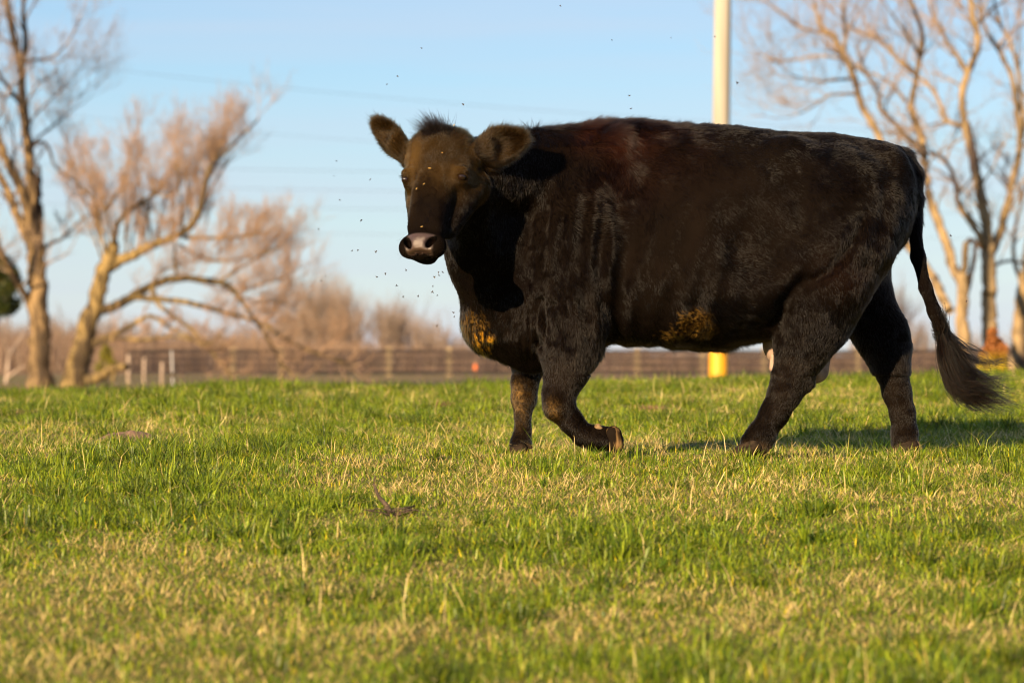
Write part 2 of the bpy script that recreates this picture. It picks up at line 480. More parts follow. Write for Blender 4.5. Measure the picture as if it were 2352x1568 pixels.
def vnormals(verts, quads):
    a, b_, c, d = (verts[quads[:, i]] for i in range(4))
    fn = np.cross(c - a, d - b_)
    nn = np.zeros_like(verts)
    for i in range(4):
        for k in range(3): nn[:, k] += np.bincount(quads[:, i], fn[:, k], len(verts))
    return nn / np.maximum(np.linalg.norm(nn, axis=1, keepdims=True), 1e-12)

# ------------------------------------------------------------------ the cow
S = 1 / 570.0
body = Field()
# trunk loft
TX = [1125, 1160, 1200, 1260, 1330, 1400, 1480, 1560, 1640, 1720, 1800, 1880, 1950, 2010, 2055, 2085, 2100]
TT = [560, 450, 380, 322, 300, 290, 284, 283, 288, 297, 304, 307, 312, 320, 336, 372, 430]
TB = [740, 815, 835, 840, 828, 795, 792, 802, 806, 792, 762, 735, 705, 650, 590, 540, 470]
TW = [.08, .16, .21, .25, .285, .315, .36, .395, .415, .415, .385, .35, .32, .28, .23, .16, .06]
gxw = np.array([(a - 1176) * S for a in TX])
gtop = np.array([CAMZ + (820 - a) * 14 / FPX for a in TT]); gbot = np.array([CAMZ + (820 - a) * 14 / FPX for a in TB])
def trunk_fn(X, Y, Z):
    xs = X[:, 0, 0] if X.ndim == 3 else X
    t = pchip(xs, gxw, gtop); bb = pchip(xs, gxw, gbot); w = pchip(xs, gxw, TW)
    if X.ndim == 3: t, bb, w = (q[:, None, None].astype(np.float32) for q in (t, bb, w))
    zc = (t + bb) / 2; hz = (t - bb) / 2
    tz = (Z - zc) / hz
    wy = w * (1 - .30 * np.clip(tz, -1, 1.2) - .10 * np.clip(-tz, 0, 1) ** 2)
    q = (np.abs(tz) ** 2.35 + np.abs(Y / np.maximum(wy, .02)) ** 2.35) ** (1 / 2.35)
    d = (q - 1) * np.minimum(hz, w)
    ex = np.maximum(np.maximum(gxw[0] - X, X - gxw[-1]), 0)
    return d + ex
body.custom(trunk_fn, (gxw[0], -.46, gbot.min()), (gxw[-1], .46, gtop.max()), .04)
# neck turned towards the camera
c = body.cone
c(P(1345, 455, 0.0), P(1215, 420, -.07), .255, .200, k=.10, ys=.85)
c(P(1215, 420, -.07), P(1100, 392, -.36), .200, .130, k=.06, ys=.9)
c(P(1190, 690, .0), P(1120, 560, -.14), .225, .165, k=.08, ys=.85)
c(P(1120, 560, -.14), P(1065, 478, -.36), .15, .09, k=.08)
c(P(1215, 795, .0), P(1158, 738, -.01), .10, .160, k=.06, ys=.75)       # brisket
# shoulder, upper arm, hips and thighs
E = body.ell
for sy in (-1, 1):
    E(P(1345, 560, sy * .235), (.165, .115, .27), k=.08)
    E(P(1270, 600, sy * .20), (.11, .11, .20), k=.06)
    E(P(1410, 400, sy * .17), (.10, .10, .16), k=.08)
    E(P(1925, 470, sy * .205), (.20, .125, .22), k=.10)
    E(P(1815, 352, sy * .20), (.07, .06, .06), k=.08)                    # hook bone
    E(P(2045, 385, sy * .11), (.07, .07, .07), k=.05)                    # pin bone
E(P(1735, 560, -.42), (.10, .06, .12), k=.12, op='s')                    # hollow of the flank
E(P(1735, 560, .42), (.10, .06, .12), k=.12, op='s')
E(P(1770, 755, -.10), (.10, .16, .05), k=.05)                            # flank fold
def chain(nodes, k=.02, ys=1.0, kend=.06, label='body'):
    for i in range(len(nodes) - 1):
        (x0, y0, d0, r0), (x1, y1, d1, r1) = nodes[i], nodes[i + 1]
        c(P(x0, y0, d0), P(x1, y1, d1), (r0 - 3 * min(max((y0 - 820) / 80, 0), 1)) * S, (r1 - 3 * min(max((y1 - 820) / 80, 0), 1)) * S, k=kend if i == 0 else k, ys=ys, label=label)
# near fore leg, bent back
chain([(1330, 690, -.24, 78), (1318, 760, -.25, 72), (1308, 815, -.25, 60)], ys=.75, k=.05, label='leg')
chain([(1308, 815, -.25, 58), (1298, 860, -.25, 46), (1283, 905, -.25, 37), (1283, 932, -.25, 36)], ys=.85, k=.03, kend=.05, label='leg')
chain([(1283, 932, -.25, 35), (1312, 968, -.24, 28), (1342, 1000, -.24, 26), (1366, 1006, -.24, 29)], k=.02, kend=.02, label='leg')
chain([(1366, 1006, -.24, 28), (1390, 1006, -.24, 28), (1410, 1012, -.24, 26)], kend=.02, label='leg')
# far fore leg, straight
chain([(1235, 770, .17, 62), (1215, 830, .15, 42), (1206, 880, .14, 32), (1203, 915, .14, 30), (1201, 955, .13, 21), (1201, 985, .13, 20), (1196, 1015, .13, 24), (1190, 1035, .13, 24)], kend=.05, k=.02, label='leg')
# near hind leg, reaching forward
chain([(1935, 560, -.21, 112), (1900, 650, -.22, 98), (1868, 740, -.22, 78)], kend=.10, k=.06, ys=.85, label='leg')
chain([(1868, 740, -.22, 76), (1842, 800, -.22, 58), (1816, 862, -.22, 40)], kend=.06, k=.04, ys=.8, label='leg')
chain([(1816, 862, -.22, 40), (1805, 898, -.21, 39), (1780, 950, -.21, 33), (1748, 1000, -.21, 32), (1732, 1022, -.21, 33)], kend=.03, k=.03, ys=.9, label='leg')
c(P(1840, 800, -.20), P(1852, 880, -.20), .045, .03, k=.04, label='leg')
# far hind leg, pushing off behind
chain([(1960, 600, .20, 92), (1985, 700, .20, 66), (2022, 762, .19, 54), (2040, 805, .19, 47)], kend=.10, k=.05, ys=.8, label='leg')
chain([(2040, 805, .19, 46), (2048, 850, .19, 38), (2060, 900, .19, 34), (2073, 950, .19, 30), (2077, 995, .19, 31), (2078, 1020, .19, 33)], kend=.03, k=.03, ys=.9, label='leg')
c(P(2052, 785, .19), P(2066, 800, .19), .035, .03, k=.03, label='leg')
# tail dock
chain([(2074, 366, 0, 25), (2096, 405, 0, 22), (2101, 460, 0, 17), (2101, 520, -.01, 16), (2109, 590, -.02, 15), (2126, 660, -.03, 14), (2146, 715, -.04, 14), (2162, 760, -.05, 14)], kend=.05, k=.02, label='tail')

# head frame
yaw = math.radians(20); pit = math.radians(27)
f_h = np.array([-math.sin(yaw), -math.cos(yaw), 0.0]); upv = np.array([0, 0, 1.0])
HV = math.cos(pit) * -upv + math.sin(pit) * f_h
HW = math.cos(pit) * f_h + math.sin(pit) * upv
HU = np.array([math.cos(yaw), -math.sin(yaw), 0.0])
roll = math.radians(-2)
HU, HV = math.cos(roll) * HU + math.sin(roll) * HV, math.cos(roll) * HV - math.sin(roll) * HU
HO = P(1002, 291, -.53)
def H(u, v, w): return HO + u * HU + v * HV + w * HW
HA = [HU, HV, HW]
E(H(-.004, .115, -.105), (.139, .135, .10), HA, k=.03, label='head')
E(H(-.006, .045, -.070), (.106, .068, .068), HA, k=.04, label='head')
for s in (-1, 1):
    E(H(s * .101, .194, -.078), (.036, .034, .040), HA, k=.03, label='head')      # eye sockets
    E(H(s * .108, .170, -.054), (.030, .013, .028), HA, k=.02, label='head')      # brow
    c(H(s * .090, .17, -.19), H(s * .055, .38, -.13), .075, .045, k=.05, label='head')   # cheeks
    c(H(s * .075, .03, -.09), H(s * .115, .075, -.13), .042, .034, k=.04, label='head')
    c(H(s * .045, .22, -.050), H(s * .040, .42, -.045), .032, .030, k=.03, label='head')  # nasal edges
c(H(0, .19, -.085), H(0, .455, -.072), .084, .062, k=.03, label='head')
E(H(0, .505, -.062), (.072, .050, .062), HA, k=.03, label='head')
E(H(0, .504, -.034), (.062, .048, .044), HA, k=.03, label='head')
E(H(0, .532, -.088), (.044, .016, .045), HA, k=.010, label='head')                 # lower lip
for s in (-1, 1):
    E(H(s * .066, .508, -.045), (.028, .036, .034), HA, k=.03, label='head')
    e1 = math.cos(.6) * HV - s * math.sin(.6) * HU; e2 = np.cross(HW, e1)
    E(H(s * .047, .507, .002), (.029, .0135, .042), [e1, e2, HW], k=.006, label='head', op='s')   # nostrils
    E(H(s * .088, .225, -.016), (.022, .040, .018), HA, k=.03, label='head', op='s')               # hollow before the eye
E(H(0, .546, -.03), (.055, .004, .035), HA, k=.006, label='head', op='s')          # mouth line

def ear(base, tip, up_hint, rw, rt, fwd):
    a = tip - base; Ln = np.linalg.norm(a); a = a / Ln
    n = np.array(fwd, float); n -= (n @ a) * a; n /= np.linalg.norm(n)
    w = np.cross(n, a)
    cen = base + a * Ln * .52
    E(base + a * Ln * .45, (Ln * .46, rw, rt), [a, w, n], k=.02, label='ear')
    E(base + a * Ln * .80, (Ln * .26, rw * .52, rt * .7), [a, w, n], k=.03, label='ear')
    E(base + a * Ln * .50 + n * rt * 1.25, (Ln * .38, rw * .58, rt * 1.25), [a, w, n], k=.015, label='ear', op='s')
    c(base - a * .03, base + a * .05, .032, .036, k=.03, label='ear')
    return base, a, w, n, Ln
yb = H(.125, .085, -.14)[1]
ear_r = ear(P(1092, 352, yb), P(1210, 314, yb + .03), None, .074, .022, (-.15, -1, -.15))
yl = H(-.118, .085, -.14)[1]
ear_l = ear(P(930, 352, yl), P(860, 277, yl + .07), None, .060, .020, (-.62, -.75, -.25))

bv, bq = body.mesh((-.62, -.90, -.06), (1.80, .52, 1.42), .0065)
bv = relax(bv, bq, 2)
bn = vnormals(bv, bq)

def to_px(p):
    s = (DIST + p[:, 1]) / FPX
    return 1176 + p[:, 0] / s, 820 - (p[:, 2] - CAMZ) / s

def gauss(a, b_, ca, cb, ra, rb): return np.exp(-((a - ca) / ra) ** 2 - ((b_ - cb) / rb) ** 2)

def regions(p):
    """distances to head, ears, legs, tail primitives"""
    R = {k: np.full(len(p), 9.0) for k in ('head', 'ear', 'leg', 'tail', 'body')}
    for fn, lo, hi, k, label, op in body.p:
        if op == 's': continue
        if label == 'body' and fn is trunk_fn: v = fn(p[:, 0], p[:, 1], p[:, 2])
        else: v = fn(p[:, 0], p[:, 1], p[:, 2])
        R[label] = np.minimum(R[label], v)
    return R

# muscles, wrinkles, lumpy coat
A_, B_ = to_px(bv)
Rg = regions(bv)
side = bn[:, 1] < 0
disp = .014 * noise(bv, 4.2, 21) + .005 * noise(bv, 10, 22)
wr = gauss(A_, B_, 1310, 600, 120, 150) * .010 * np.sin(A_ * .135 + 3 * noise(bv, 4, 23)) 
wr += gauss(A_, B_, 1240, 745, 45, 50) * .008 * np.sin(A_ * .35 + 2 * noise(bv, 6, 24))
wr += gauss(A_, B_, 1500, 600, 160, 200) * .006 * np.sin(A_ * .10 + B_ * .02 + 3 * noise(bv, 3, 25))
wr += gauss(A_, B_, 1420, 420, 60, 100) * .008 * noise(bv, 22, 26)
wr += gauss(A_, B_, 1620, 760, 90, 60) * .006 * noise(bv, 25, 27)
def polydist(a, b_, pl):
    best = np.full(len(a), 1e9)
    for (x0, y0), (x1, y1) in zip(pl[:-1], pl[1:]):
        dx, dy = x1 - x0, y1 - y0
        t = np.clip(((a - x0) * dx + (b_ - y0) * dy) / (dx * dx + dy * dy), 0, 1)
        best = np.minimum(best, np.hypot(a - x0 - t * dx, b_ - y0 - t * dy))
    return best
for pl, dp, wd in (([(1985, 500), (1960, 560), (1910, 620), (1850, 655)], .016, 13), ([(1405, 430), (1445, 560), (1435, 680), (1405, 780)], .016, 24),
                   ([(1215, 640), (1240, 560), (1255, 480)], .012, 10), ([(1240, 690), (1252, 745), (1240, 790)], .018, 9), ([(1275, 700), (1285, 745), (1272, 780)], .012, 8),
                   ([(1845, 640), (1800, 700), (1785, 760)], .018, 15), ([(1290, 500), (1310, 620), (1300, 700)], .010, 10), ([(1160, 640), (1150, 700), (1165, 760)], .010, 12),
                   ([(1830, 360), (1850, 430), (1840, 520)], .012, 22), ([(2040, 420), (2030, 520), (1990, 620)], .010, 16)):
    wr -= dp * np.exp(-(polydist(A_, B_, pl) / wd) ** 2)
isb = (Rg['head'] > .02) & (Rg['ear'] > .02)
disp = np.where(isb, disp + wr, .0015 * noise(bv, 25, 28))
disp = np.where((Rg['tail'] < .01) | ((Rg['leg'] < .015) & (B_ > 860)), .003 * noise(bv, 14, 29), disp)
bv = bv + bn * disp[:, None]
bn = vnormals(bv, bq)

def head_local(p):
    q = p - HO
    return q @ HU, q @ HV, q @ HW

def coat_color(p):
    a, b_ = to_px(p); n = len(p)
    u, v, w = head_local(p)
    R = regions(p)
    col = np.tile(np.array([.0052, .0033, .0022]), (n, 1))
    col *= (1 + .35 * noise(p, 4, 31) + .25 * noise(p, 15, 32))[:, None]
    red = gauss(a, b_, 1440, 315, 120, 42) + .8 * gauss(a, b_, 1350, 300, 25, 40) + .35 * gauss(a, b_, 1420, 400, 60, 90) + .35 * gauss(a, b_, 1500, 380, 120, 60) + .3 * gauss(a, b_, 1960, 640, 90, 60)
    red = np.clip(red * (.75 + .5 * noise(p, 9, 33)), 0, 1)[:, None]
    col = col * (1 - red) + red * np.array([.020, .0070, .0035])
    hd = ((R['head'] < .015) | (R['ear'] < .02))
    dust = smoothstep(.34, .12, v) * (.6 + .5 * noise(p, 12, 34)) + .25 * smoothstep(-.02, -.08, u) * smoothstep(.46, .3, v)
    dust = np.clip(dust, 0, 1) * hd * np.where(R['ear'] < R['head'], .35, 1)
    dust *= 1 - .8 * smoothstep(.09, .0, v) * (np.abs(u) < .06)
    col = col + dust[:, None] * np.array([.064, .037, .011])
    sn = noise(p * [1, 1, .3], 75, 35); sn2 = noise(p, 110, 36)
    def patchy(g, thr): return np.clip((g * (1 + .85 * sn + .4 * sn2) - thr) * 3.0, 0, 1)
    near = (bnear_y(p))
    rh = rng.uniform(0, 1, n)
    gold = patchy(gauss(a, b_, 1112, 782, 30, 34), .50) * (p[:, 1] < .05) * (rh < .75)
    gold2 = .22 * (rh < .6) * patchy(gauss(a, b_, 1085, 745, 34, 34), .25) * (p[:, 1] < .12)
    gold3 = .35 * (rh < .5) * patchy(gauss(a, b_, 1595, 735, 48, 34) + .7 * gauss(a, b_, 1535, 772, 40, 14) + .6 * gauss(a, b_, 1620, 765, 40, 14), .42) * (p[:, 1] < 0)
    col = col + gold[:, None] * np.array([.62, .33, .03]) + (gold2 + gold3)[:, None] * np.array([.45, .25, .05])
    for s_ in (-1, 1):
        de = np.linalg.norm(p - H(s_ * .1160, .203, -.0530), axis=1)
        col = col * (1 - .85 * np.exp(-(de / .028) ** 2))[:, None]
    kn = 1 + .9 * noise(p * [1, 1, .5], 38, 91)
    knee = (.25 + .75 * (rh < .6)) * (.7 + .5 * sn2) * (np.clip(gauss(a, b_, 1188, 918, 24, 46) * kn, 0, 1) + .7 * np.clip(gauss(a, b_, 1268, 945, 17, 24) * kn, 0, 1))
    col = col + (knee * (R['leg'] < .02))[:, None] * np.array([.16, .095, .03])
    lg = (R['leg'] < .02) & (b_ > 820)
    col = col + (lg * (.35 + .3 * noise(p, 10, 37)))[:, None] * np.array([.0085, .0060, .0042])
    ft = .5 * patchy(gauss(a, b_, 1412, 1000, 9, 22), .3) + .5 * gauss(a, b_, 1735, 1030, 30, 12) + .4 * gauss(a, b_, 2100, 1025, 12, 12)
    col = col + (ft * lg)[:, None] * np.array([.20, .12, .05])
    return np.clip(col, .002, 1)
def bnear_y(p): return p[:, 1]

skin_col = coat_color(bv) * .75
hu, hv, hw = head_local(bv)
nose_m = (smoothstep(.470, .482, hv + .25 * np.abs(hu) * 0 + 6 * (np.abs(hu) - .03) ** 2 * 0) * smoothstep(.548, .542, hv) * smoothstep(.062, .052, np.abs(hu) + .25 * np.maximum(hv - .515, 0)) * smoothstep(-.060, -.035, hw)
          * (Rg['head'] < .02))
noscol = np.array([.048, .027, .019]) * (1 + .25 * noise(bv, 40, 38))[:, None]
skin_col = skin_col * (1 - nose_m[:, None]) + nose_m[:, None] * noscol
inner = sum(np.exp(-(((hu - s * .050) / .02) ** 2 + ((hv - .507) / .018) ** 2)) for s in (-1, 1)) * (hw < -.012 + .0 * hw) * nose_m
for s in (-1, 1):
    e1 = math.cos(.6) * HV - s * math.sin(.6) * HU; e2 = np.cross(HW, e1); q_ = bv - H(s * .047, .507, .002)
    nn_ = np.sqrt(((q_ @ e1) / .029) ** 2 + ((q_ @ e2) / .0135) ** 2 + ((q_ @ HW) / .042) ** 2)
    hole_shade = smoothstep(1.30, 1.05, nn_) * smoothstep(.006, -.008, hw)
    skin_col = skin_col * (1 - .93 * hole_shade)[:, None]; nose_m = nose_m * (1 - hole_shade)  # shade inside the shallow nostrils is put into the skin colour

m_skin, nt, out = new_mat('cow_skin')
N = nt.nodes; L = nt.links
b = N.new('ShaderNodeBsdfPrincipled')
at = N.new('ShaderNodeAttribute'); at.attribute_name = 'Col'
aw = N.new('ShaderNodeAttribute'); aw.attribute_name = 'wet'
L.new(at.outputs['Color'], b.inputs['Base Color'])
mr = N.new('ShaderNodeMapRange'); mr.inputs['To Min'].default_value = .8; mr.inputs['To Max'].default_value = .36
L.new(aw.outputs['Fac'], mr.inputs[0]); L.new(mr.outputs[0], b.inputs['Roughness'])
mr = N.new('ShaderNodeMapRange'); mr.inputs['To Min'].default_value = .02; mr.inputs['To Max'].default_value = .8
L.new(aw.outputs['Fac'], mr.inputs[0]); L.new(mr.outputs[0], b.inputs['Specular IOR Level'])
tc = N.new('ShaderNodeTexCoord')
vz = N.new('ShaderNodeTexVoronoi'); vz.inputs['Scale'].default_value = 210
L.new(tc.outputs['Object'], vz.inputs['Vector'])
bp = N.new('ShaderNodeBump'); bp.inputs['Distance'].default_value = .0020; bp.inputs['Strength'].default_value = .8
L.new(vz.outputs['Distance'], bp.inputs['Height']); L.new(bp.outputs[0], b.inputs['Normal'])
L.new(b.outputs[0], out.inputs[0])

cow = empty('cow', (0.5, 0, 0))
tag(cow, 'black cow with dusty brown face, walking left and looking at the camera', 'cow')
OC = np.array([0.5, 0, 0])
mesh_obj('body', bv, [bq], m_skin, cow, col=skin_col, origin=OC, extra={'wet': nose_m})

# ---- coat of hair
m_hair, nt, out = new_mat('cow_hair')
N = nt.nodes; L = nt.links
hb = N.new('ShaderNodeBsdfHairPrincipled'); hb.parametrization = 'COLOR'
at = N.new('ShaderNodeAttribute'); at.attribute_name = 'hcol'
hb.inputs['Roughness'].default_value = .24
hb.inputs['IOR'].default_value = 1.25
hb.inputs['Radial Roughness'].default_value = .5
hb.inputs['Random Roughness'].default_value = .2
L.new(at.outputs['Color'], hb.inputs['Color']); L.new(hb.outputs[0], out.inputs[0])

def hair_obj(name, pts, r0, r1, col, parent, mat=None, label=None):
    """pts (n,k,3)"""
    n, k, _ = pts.shape
    cu = bpy.data.hair_curves.new(name)
    cu.add_curves([k] * n)
    cu.attributes['position'].data.foreach_set('vector', (pts.reshape(-1, 3) - OC).astype(np.float32).ravel())
    ra = cu.attributes.get('radius') or cu.attributes.new('radius', 'FLOAT', 'POINT')
    t = np.linspace(0, 1, k)
    rr = (np.asarray(r0)[..., None] * (1 - t) + r1 * t) * np.ones((n, k))
    ra.data.foreach_set('value', rr.astype(np.float32).ravel())
    ca = cu.attributes.new('hcol', 'FLOAT_COLOR', 'CURVE')
    cc = np.ones((n, 4), dtype=np.float32); cc[:, :3] = col
    ca.data.foreach_set('color', cc.ravel())
    cu.materials.append(mat or m_hair)
    o = bpy.data.objects.new(name, cu)
    if label: o['label'] = label
    return link(o, parent)

m_switch = m_hair.copy(); m_switch.name = 'tail_hair'
for n_ in m_switch.node_tree.nodes:
    if n_.type == 'BSDF_HAIR_PRINCIPLED': n_.inputs['IOR'].default_value = 1.16; n_.inputs['Roughness'].default_value = .2

def unit(v): return v / np.maximum(np.linalg.norm(v, axis=1, keepdims=True), 1e-9)

def sample_surface(n, dens):
    a, b_, c_, d = (bv[bq[:, i]] for i in range(4))
    area = .5 * np.linalg.norm(np.cross(c_ - a, d - b_), axis=1) * dens
    cdf = np.cumsum(area); cdf /= cdf[-1]
    f = np.searchsorted(cdf, rng.uniform(0, 1, n))
    f = np.clip(f, 0, len(bq) - 1)
    s, t = rng.uniform(0, 1, n)[:, None], rng.uniform(0, 1, n)[:, None]
    q = bq[f]
    w4 = [(1 - s) * (1 - t), s * (1 - t), s * t, (1 - s) * t]
    p = sum(w * bv[q[:, i]] for i, w in enumerate(w4)); nn = unit(sum(w * bn[q[:, i]] for i, w in enumerate(w4)))
    return p, nn

fc = bv[bq].mean(1); fnm = bn[bq].mean(1); fa_, fb_ = to_px(fc)
fu, fv, fw = head_local(fc)
fnose = nose_m[bq].mean(1)
dens = np.where(fnm[:, 1] < .25, 1.0, .40)
Rf = regions(fc)
dens = dens * np.where((Rf['head'] < .02) | (Rf['ear'] < .02), 2.4, 1) * np.where((Rf['leg'] < .02) & (fb_ > 850), 1.3, 1)
dens = dens * (fnose < .4)
hp, hn = sample_surface(430000, dens)
a, b_ = to_px(hp); R = regions(hp); u, v, w = head_local(hp)
n = len(hp)
is_head = R['head'] < np.minimum(np.minimum(R['body'], R['ear']) + .0, .02)
is_ear = (R['ear'] < .02) & (R['ear'] < R['head'])
is_leg = (R['leg'] < .02) & (R['leg'] < R['body'] + .01)
is_tail = (R['tail'] < .015) & (R['tail'] < R['body'])
# flow
fl = np.tile(np.array([.75, 0, -.55]), (n, 1))
nk = smoothstep(1420, 1250, a)[:, None]
fl = fl * (1 - nk) + nk * np.array([.35, .05, -.9])
lo = smoothstep(600, 780, b_)[:, None]
fl = fl * (1 - lo * .6) + lo * .6 * np.array([.1, 0, -1])
fl[is_leg] = [0.10, 0, -1]
fl[is_tail] = np.array([.35, 0, -1])
ang = 0.7 * noise(hp, 3.2, 41) + .45 * noise(hp, 9, 42) + .9 * noise(hp, 14, 43) * np.clip(gauss(a, b_, 1400, 400, 110, 110) + gauss(a, b_, 1600, 720, 110, 80) + gauss(a, b_, 1560, 380, 90, 60), 0, 1)
ang = np.where(is_leg | is_tail, ang * .5, ang)
ca_, sa_ = np.cos(ang), np.sin(ang)
fl = np.stack([fl[:, 0] * ca_ - fl[:, 2] * sa_, fl[:, 1], fl[:, 0] * sa_ + fl[:, 2] * ca_], 1)
wh = hp - H(0, .20, .0)
fh = unit(wh - (wh @ HW)[:, None] * HW) + .3 * rng.normal(0, 1, (n, 3)) * .3
side_f = np.array([.25, .45, -.4])
sd = smoothstep(.08, .115, np.abs(u))[:, None]
fh = fh * (1 - sd) + sd * (np.array([.3, .5, -.7]))
fl[is_head] = fh[is_head]
dr = np.linalg.norm(hp - ear_r[0] - .1 * ear_r[1], axis=1) < np.linalg.norm(hp - ear_l[0] - .1 * ear_l[1], axis=1)
for sel, e in ((dr, ear_r), (~dr, ear_l)):
    q = hp - e[0]; wv = q @ e[2]
    fe = e[1] * .9 + e[2] * (wv / .06)[:, None] * 1.0 + .25 * rng.normal(0, 1, (n, 3))
    ss = is_ear & sel; fl[ss] = fe[ss]
fl = fl - (fl * hn).sum(1, keepdims=True) * hn
fl = unit(fl + .06 * rng.normal(0, 1, (n, 3)))
# length and lay
Lh = np.full(n, .015)
Lh += .020 * gauss(a, b_, 1330, 290, 170, 30) + .012 * (b_ < 330) * smoothstep(1800, 1500, a)
Lh += .024 * gauss(a, b_, 1090, 770, 70, 90) + .014 * smoothstep(760, 800, b_) * (a > 1380) * (a < 1760)
Lh += .014 * gauss(a, b_, 1400, 420, 80, 90) + .012 * gauss(a, b_, 1600, 730, 90, 60) + .01 * gauss(a, b_, 1330, 790, 90, 50)
Lh = np.where(is_leg & (b_ > 850), .010, Lh)
Lh = np.where(is_leg & (b_ > 1000), .012, Lh)
Lh = np.where(is_tail, .010 + .018 * (b_ < 510), Lh)
Lh = np.where(is_head, .0085 - .004 * smoothstep(.40, .46, v) + .016 * smoothstep(.08, .0, v), Lh)
Lh = np.where(is_ear, .011 + .020 * rng.uniform(0, 1, n) ** 2, Lh)
Lh *= rng.uniform(.6, 1.25, n)
sheen = np.clip(gauss(a, b_, 1300, 620, 130, 190) + gauss(a, b_, 1650, 690, 110, 110) + gauss(a, b_, 1950, 440, 130, 150) + gauss(a, b_, 1830, 340, 50, 40) + .8 * gauss(a, b_, 1850, 800, 130, 260) + .9 * gauss(a, b_, 1400, 400, 55, 90) + .7 * gauss(a, b_, 1540, 370, 60, 40), 0, 1.1)
sheen = np.where(is_leg | is_head | is_ear | is_tail, .9, sheen)
lift = np.radians(np.clip(6 + 17 * sheen + 11 * noise(hp, 4.5, 44) + 7 * noise(hp, 13, 45), 5, 45)) + np.where(b_ < 300, .25, 0) + np.where(is_ear, .05, 0) + .25 * (rng.uniform(0, 1, n) < .06)
cl = np.stack([noise(hp, 55, 51), noise(hp, 55, 52), noise(hp, 55, 53)], 1)
cl2 = np.stack([noise(hp, 22, 54), noise(hp, 22, 55), noise(hp, 22, 56)], 1)
pts = np.zeros((n, 4, 3))
pts[:, 0] = hp - hn * np.where(is_leg, .0004, .0015)[:, None]
for i, t in enumerate((.33, .67, 1.0), 1):
    lf = lift * (1.25 - .55 * t)
    step = (hn * np.sin(lf)[:, None] + fl * np.cos(lf)[:, None]) * (Lh / 3)[:, None]
    pts[:, i] = pts[:, i - 1] + step + (cl * .26 + cl2 * .26) * (Lh * t / 3)[:, None]
bald = np.minimum(np.linalg.norm(hp - H(.1160, .203, -.0530), axis=1), np.linalg.norm(hp - H(-.1160, .203, -.0530), axis=1)) < .019
pts[bald] = hp[bald][:, None, :] - hn[bald][:, None, :] * .004 + np.linspace(0, .001, 4)[None, :, None] * hn[bald][:, None, :]
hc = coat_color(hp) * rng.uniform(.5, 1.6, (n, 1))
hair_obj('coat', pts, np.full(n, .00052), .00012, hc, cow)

# ---- forelock on the poll
n = 3200
c0 = H(0, -.005, -.06)
uu = rng.normal(-.008, .020, n); vv = rng.normal(.0, .014, n); ww = rng.normal(-.055, .018, n)
root = HO + uu[:, None] * HU + (vv[:, None] + .02) * HV + ww[:, None] * HW
ln = rng.uniform(.04, .105, n)
dirs = unit(np.array([-.18, -.1, 1.0]) + uu[:, None] * 9 * HU + .22 * rng.normal(0, 1, (n, 3)))
down = rng.uniform(0, 1, n) < .5
dirs[down] = unit(HV * .5 + HW * .5 + .5 * rng.normal(0, 1, (n, 3)) + np.array([-.3, 0, .1]))[down]
ln[down] *= .6
bend = np.array([-.35, .1, -.25])
pts = np.stack([root + dirs * (ln * t)[:, None] + bend * (ln * t * t * .5)[:, None] for t in (0, .33, .67, 1)], 1)
hair_obj('forelock', pts, np.full(n, .0006), .0001, np.tile([.006, .004, .003], (n, 1)) * rng.uniform(.5, 2.5, (n, 1)), cow)

# ---- whiskers and lashes
W = []
for s, cnt in ((-1, 26), (1, 26)):
    for i in range(cnt):
        o_ = H(s * random.uniform(.06, .08), random.uniform(.46, .53), random.uniform(-.10, -.03))
        d_ = HU * s + HV * random.uniform(-.2, .6) + HW * random.uniform(-.2, .4)
        d_ = d_ / np.linalg.norm(d_); l_ = random.uniform(.015, .038)
        W.append([o_ + d_ * l_ * t + np.array([0, 0, -.2]) * l_ * t * t for t in (0, .33, .67, 1)])
W = np.array(W)
hair_obj('whiskers', W, np.full(len(W), .0004), .0001, np.tile([.02, .015, .01], (len(W), 1)), cow)

# ---- tail switch
SW = [  # control points of locks in picture space with depth
    [(2160, 745, -.05), (2176, 800, -.06), (2196, 850, -.07), (2225, 890, -.08), (2262, 915, -.09), (2300, 928, -.1), (2336, 934, -.11)],
    [(2160, 745, -.05), (2172, 800, -.06), (2190, 860, -.08), (2214, 905, -.09), (2244, 925, -.10), (2272, 930, -.1), (2300, 936, -.1)],
    [(2158, 750, -.05), (2166, 800, -.07), (2176, 850, -.09), (2190, 885, -.10), (2205, 905, -.11), (2225, 915, -.12), (2248, 922, -.12)],
    [(2158, 750, -.05), (2164, 800, -.07), (2170, 845, -.09), (2180, 880, -.10), (2200, 905, -.11), (2225, 925, -.12), (2250, 942, -.12)],
    [(2162, 748, -.05), (2182, 790, -.05), (2206, 830, -.06), (2232, 865, -.07), (2262, 885, -.07), (2290, 893, -.08), (2318, 894, -.08)],
    [(2165, 745, -.05), (2190, 785, -.05), (2216, 815, -.05), (2246, 830, -.05), (2280, 834, -.05), (2315, 830, -.06), (2336, 842, -.06)],
    [(2165, 745, -.05), (2188, 790, -.05), (2212, 830, -.06), (2238, 852, -.06), (2270, 870, -.06), (2300, 868, -.06), (2326, 860, -.06)],
    [(2165, 745, -.05), (2185, 775, -.04), (2205, 795, -.04), (2225, 808, -.04), (2245, 820, -.04), (2258, 826, -.04), (2268, 838, -.04)],
    [(2160, 748, -.05), (2174, 800, -.07), (2188, 850, -.08), (2206, 880, -.09), (2232, 895, -.09), (2262, 905, -.1), (2290, 914, -.1)],
    [(2156, 750, -.05), (2160, 800, -.08), (2166, 850, -.10), (2176, 880, -.11), (2190, 900, -.12), (2200, 911, -.12), (2208, 915, -.12)],
]
wts = np.array([10, 10, 9, 6, 9, 1.6, 2.2, 4, 10, 4.0]); wts /= wts.sum()
n = 2600
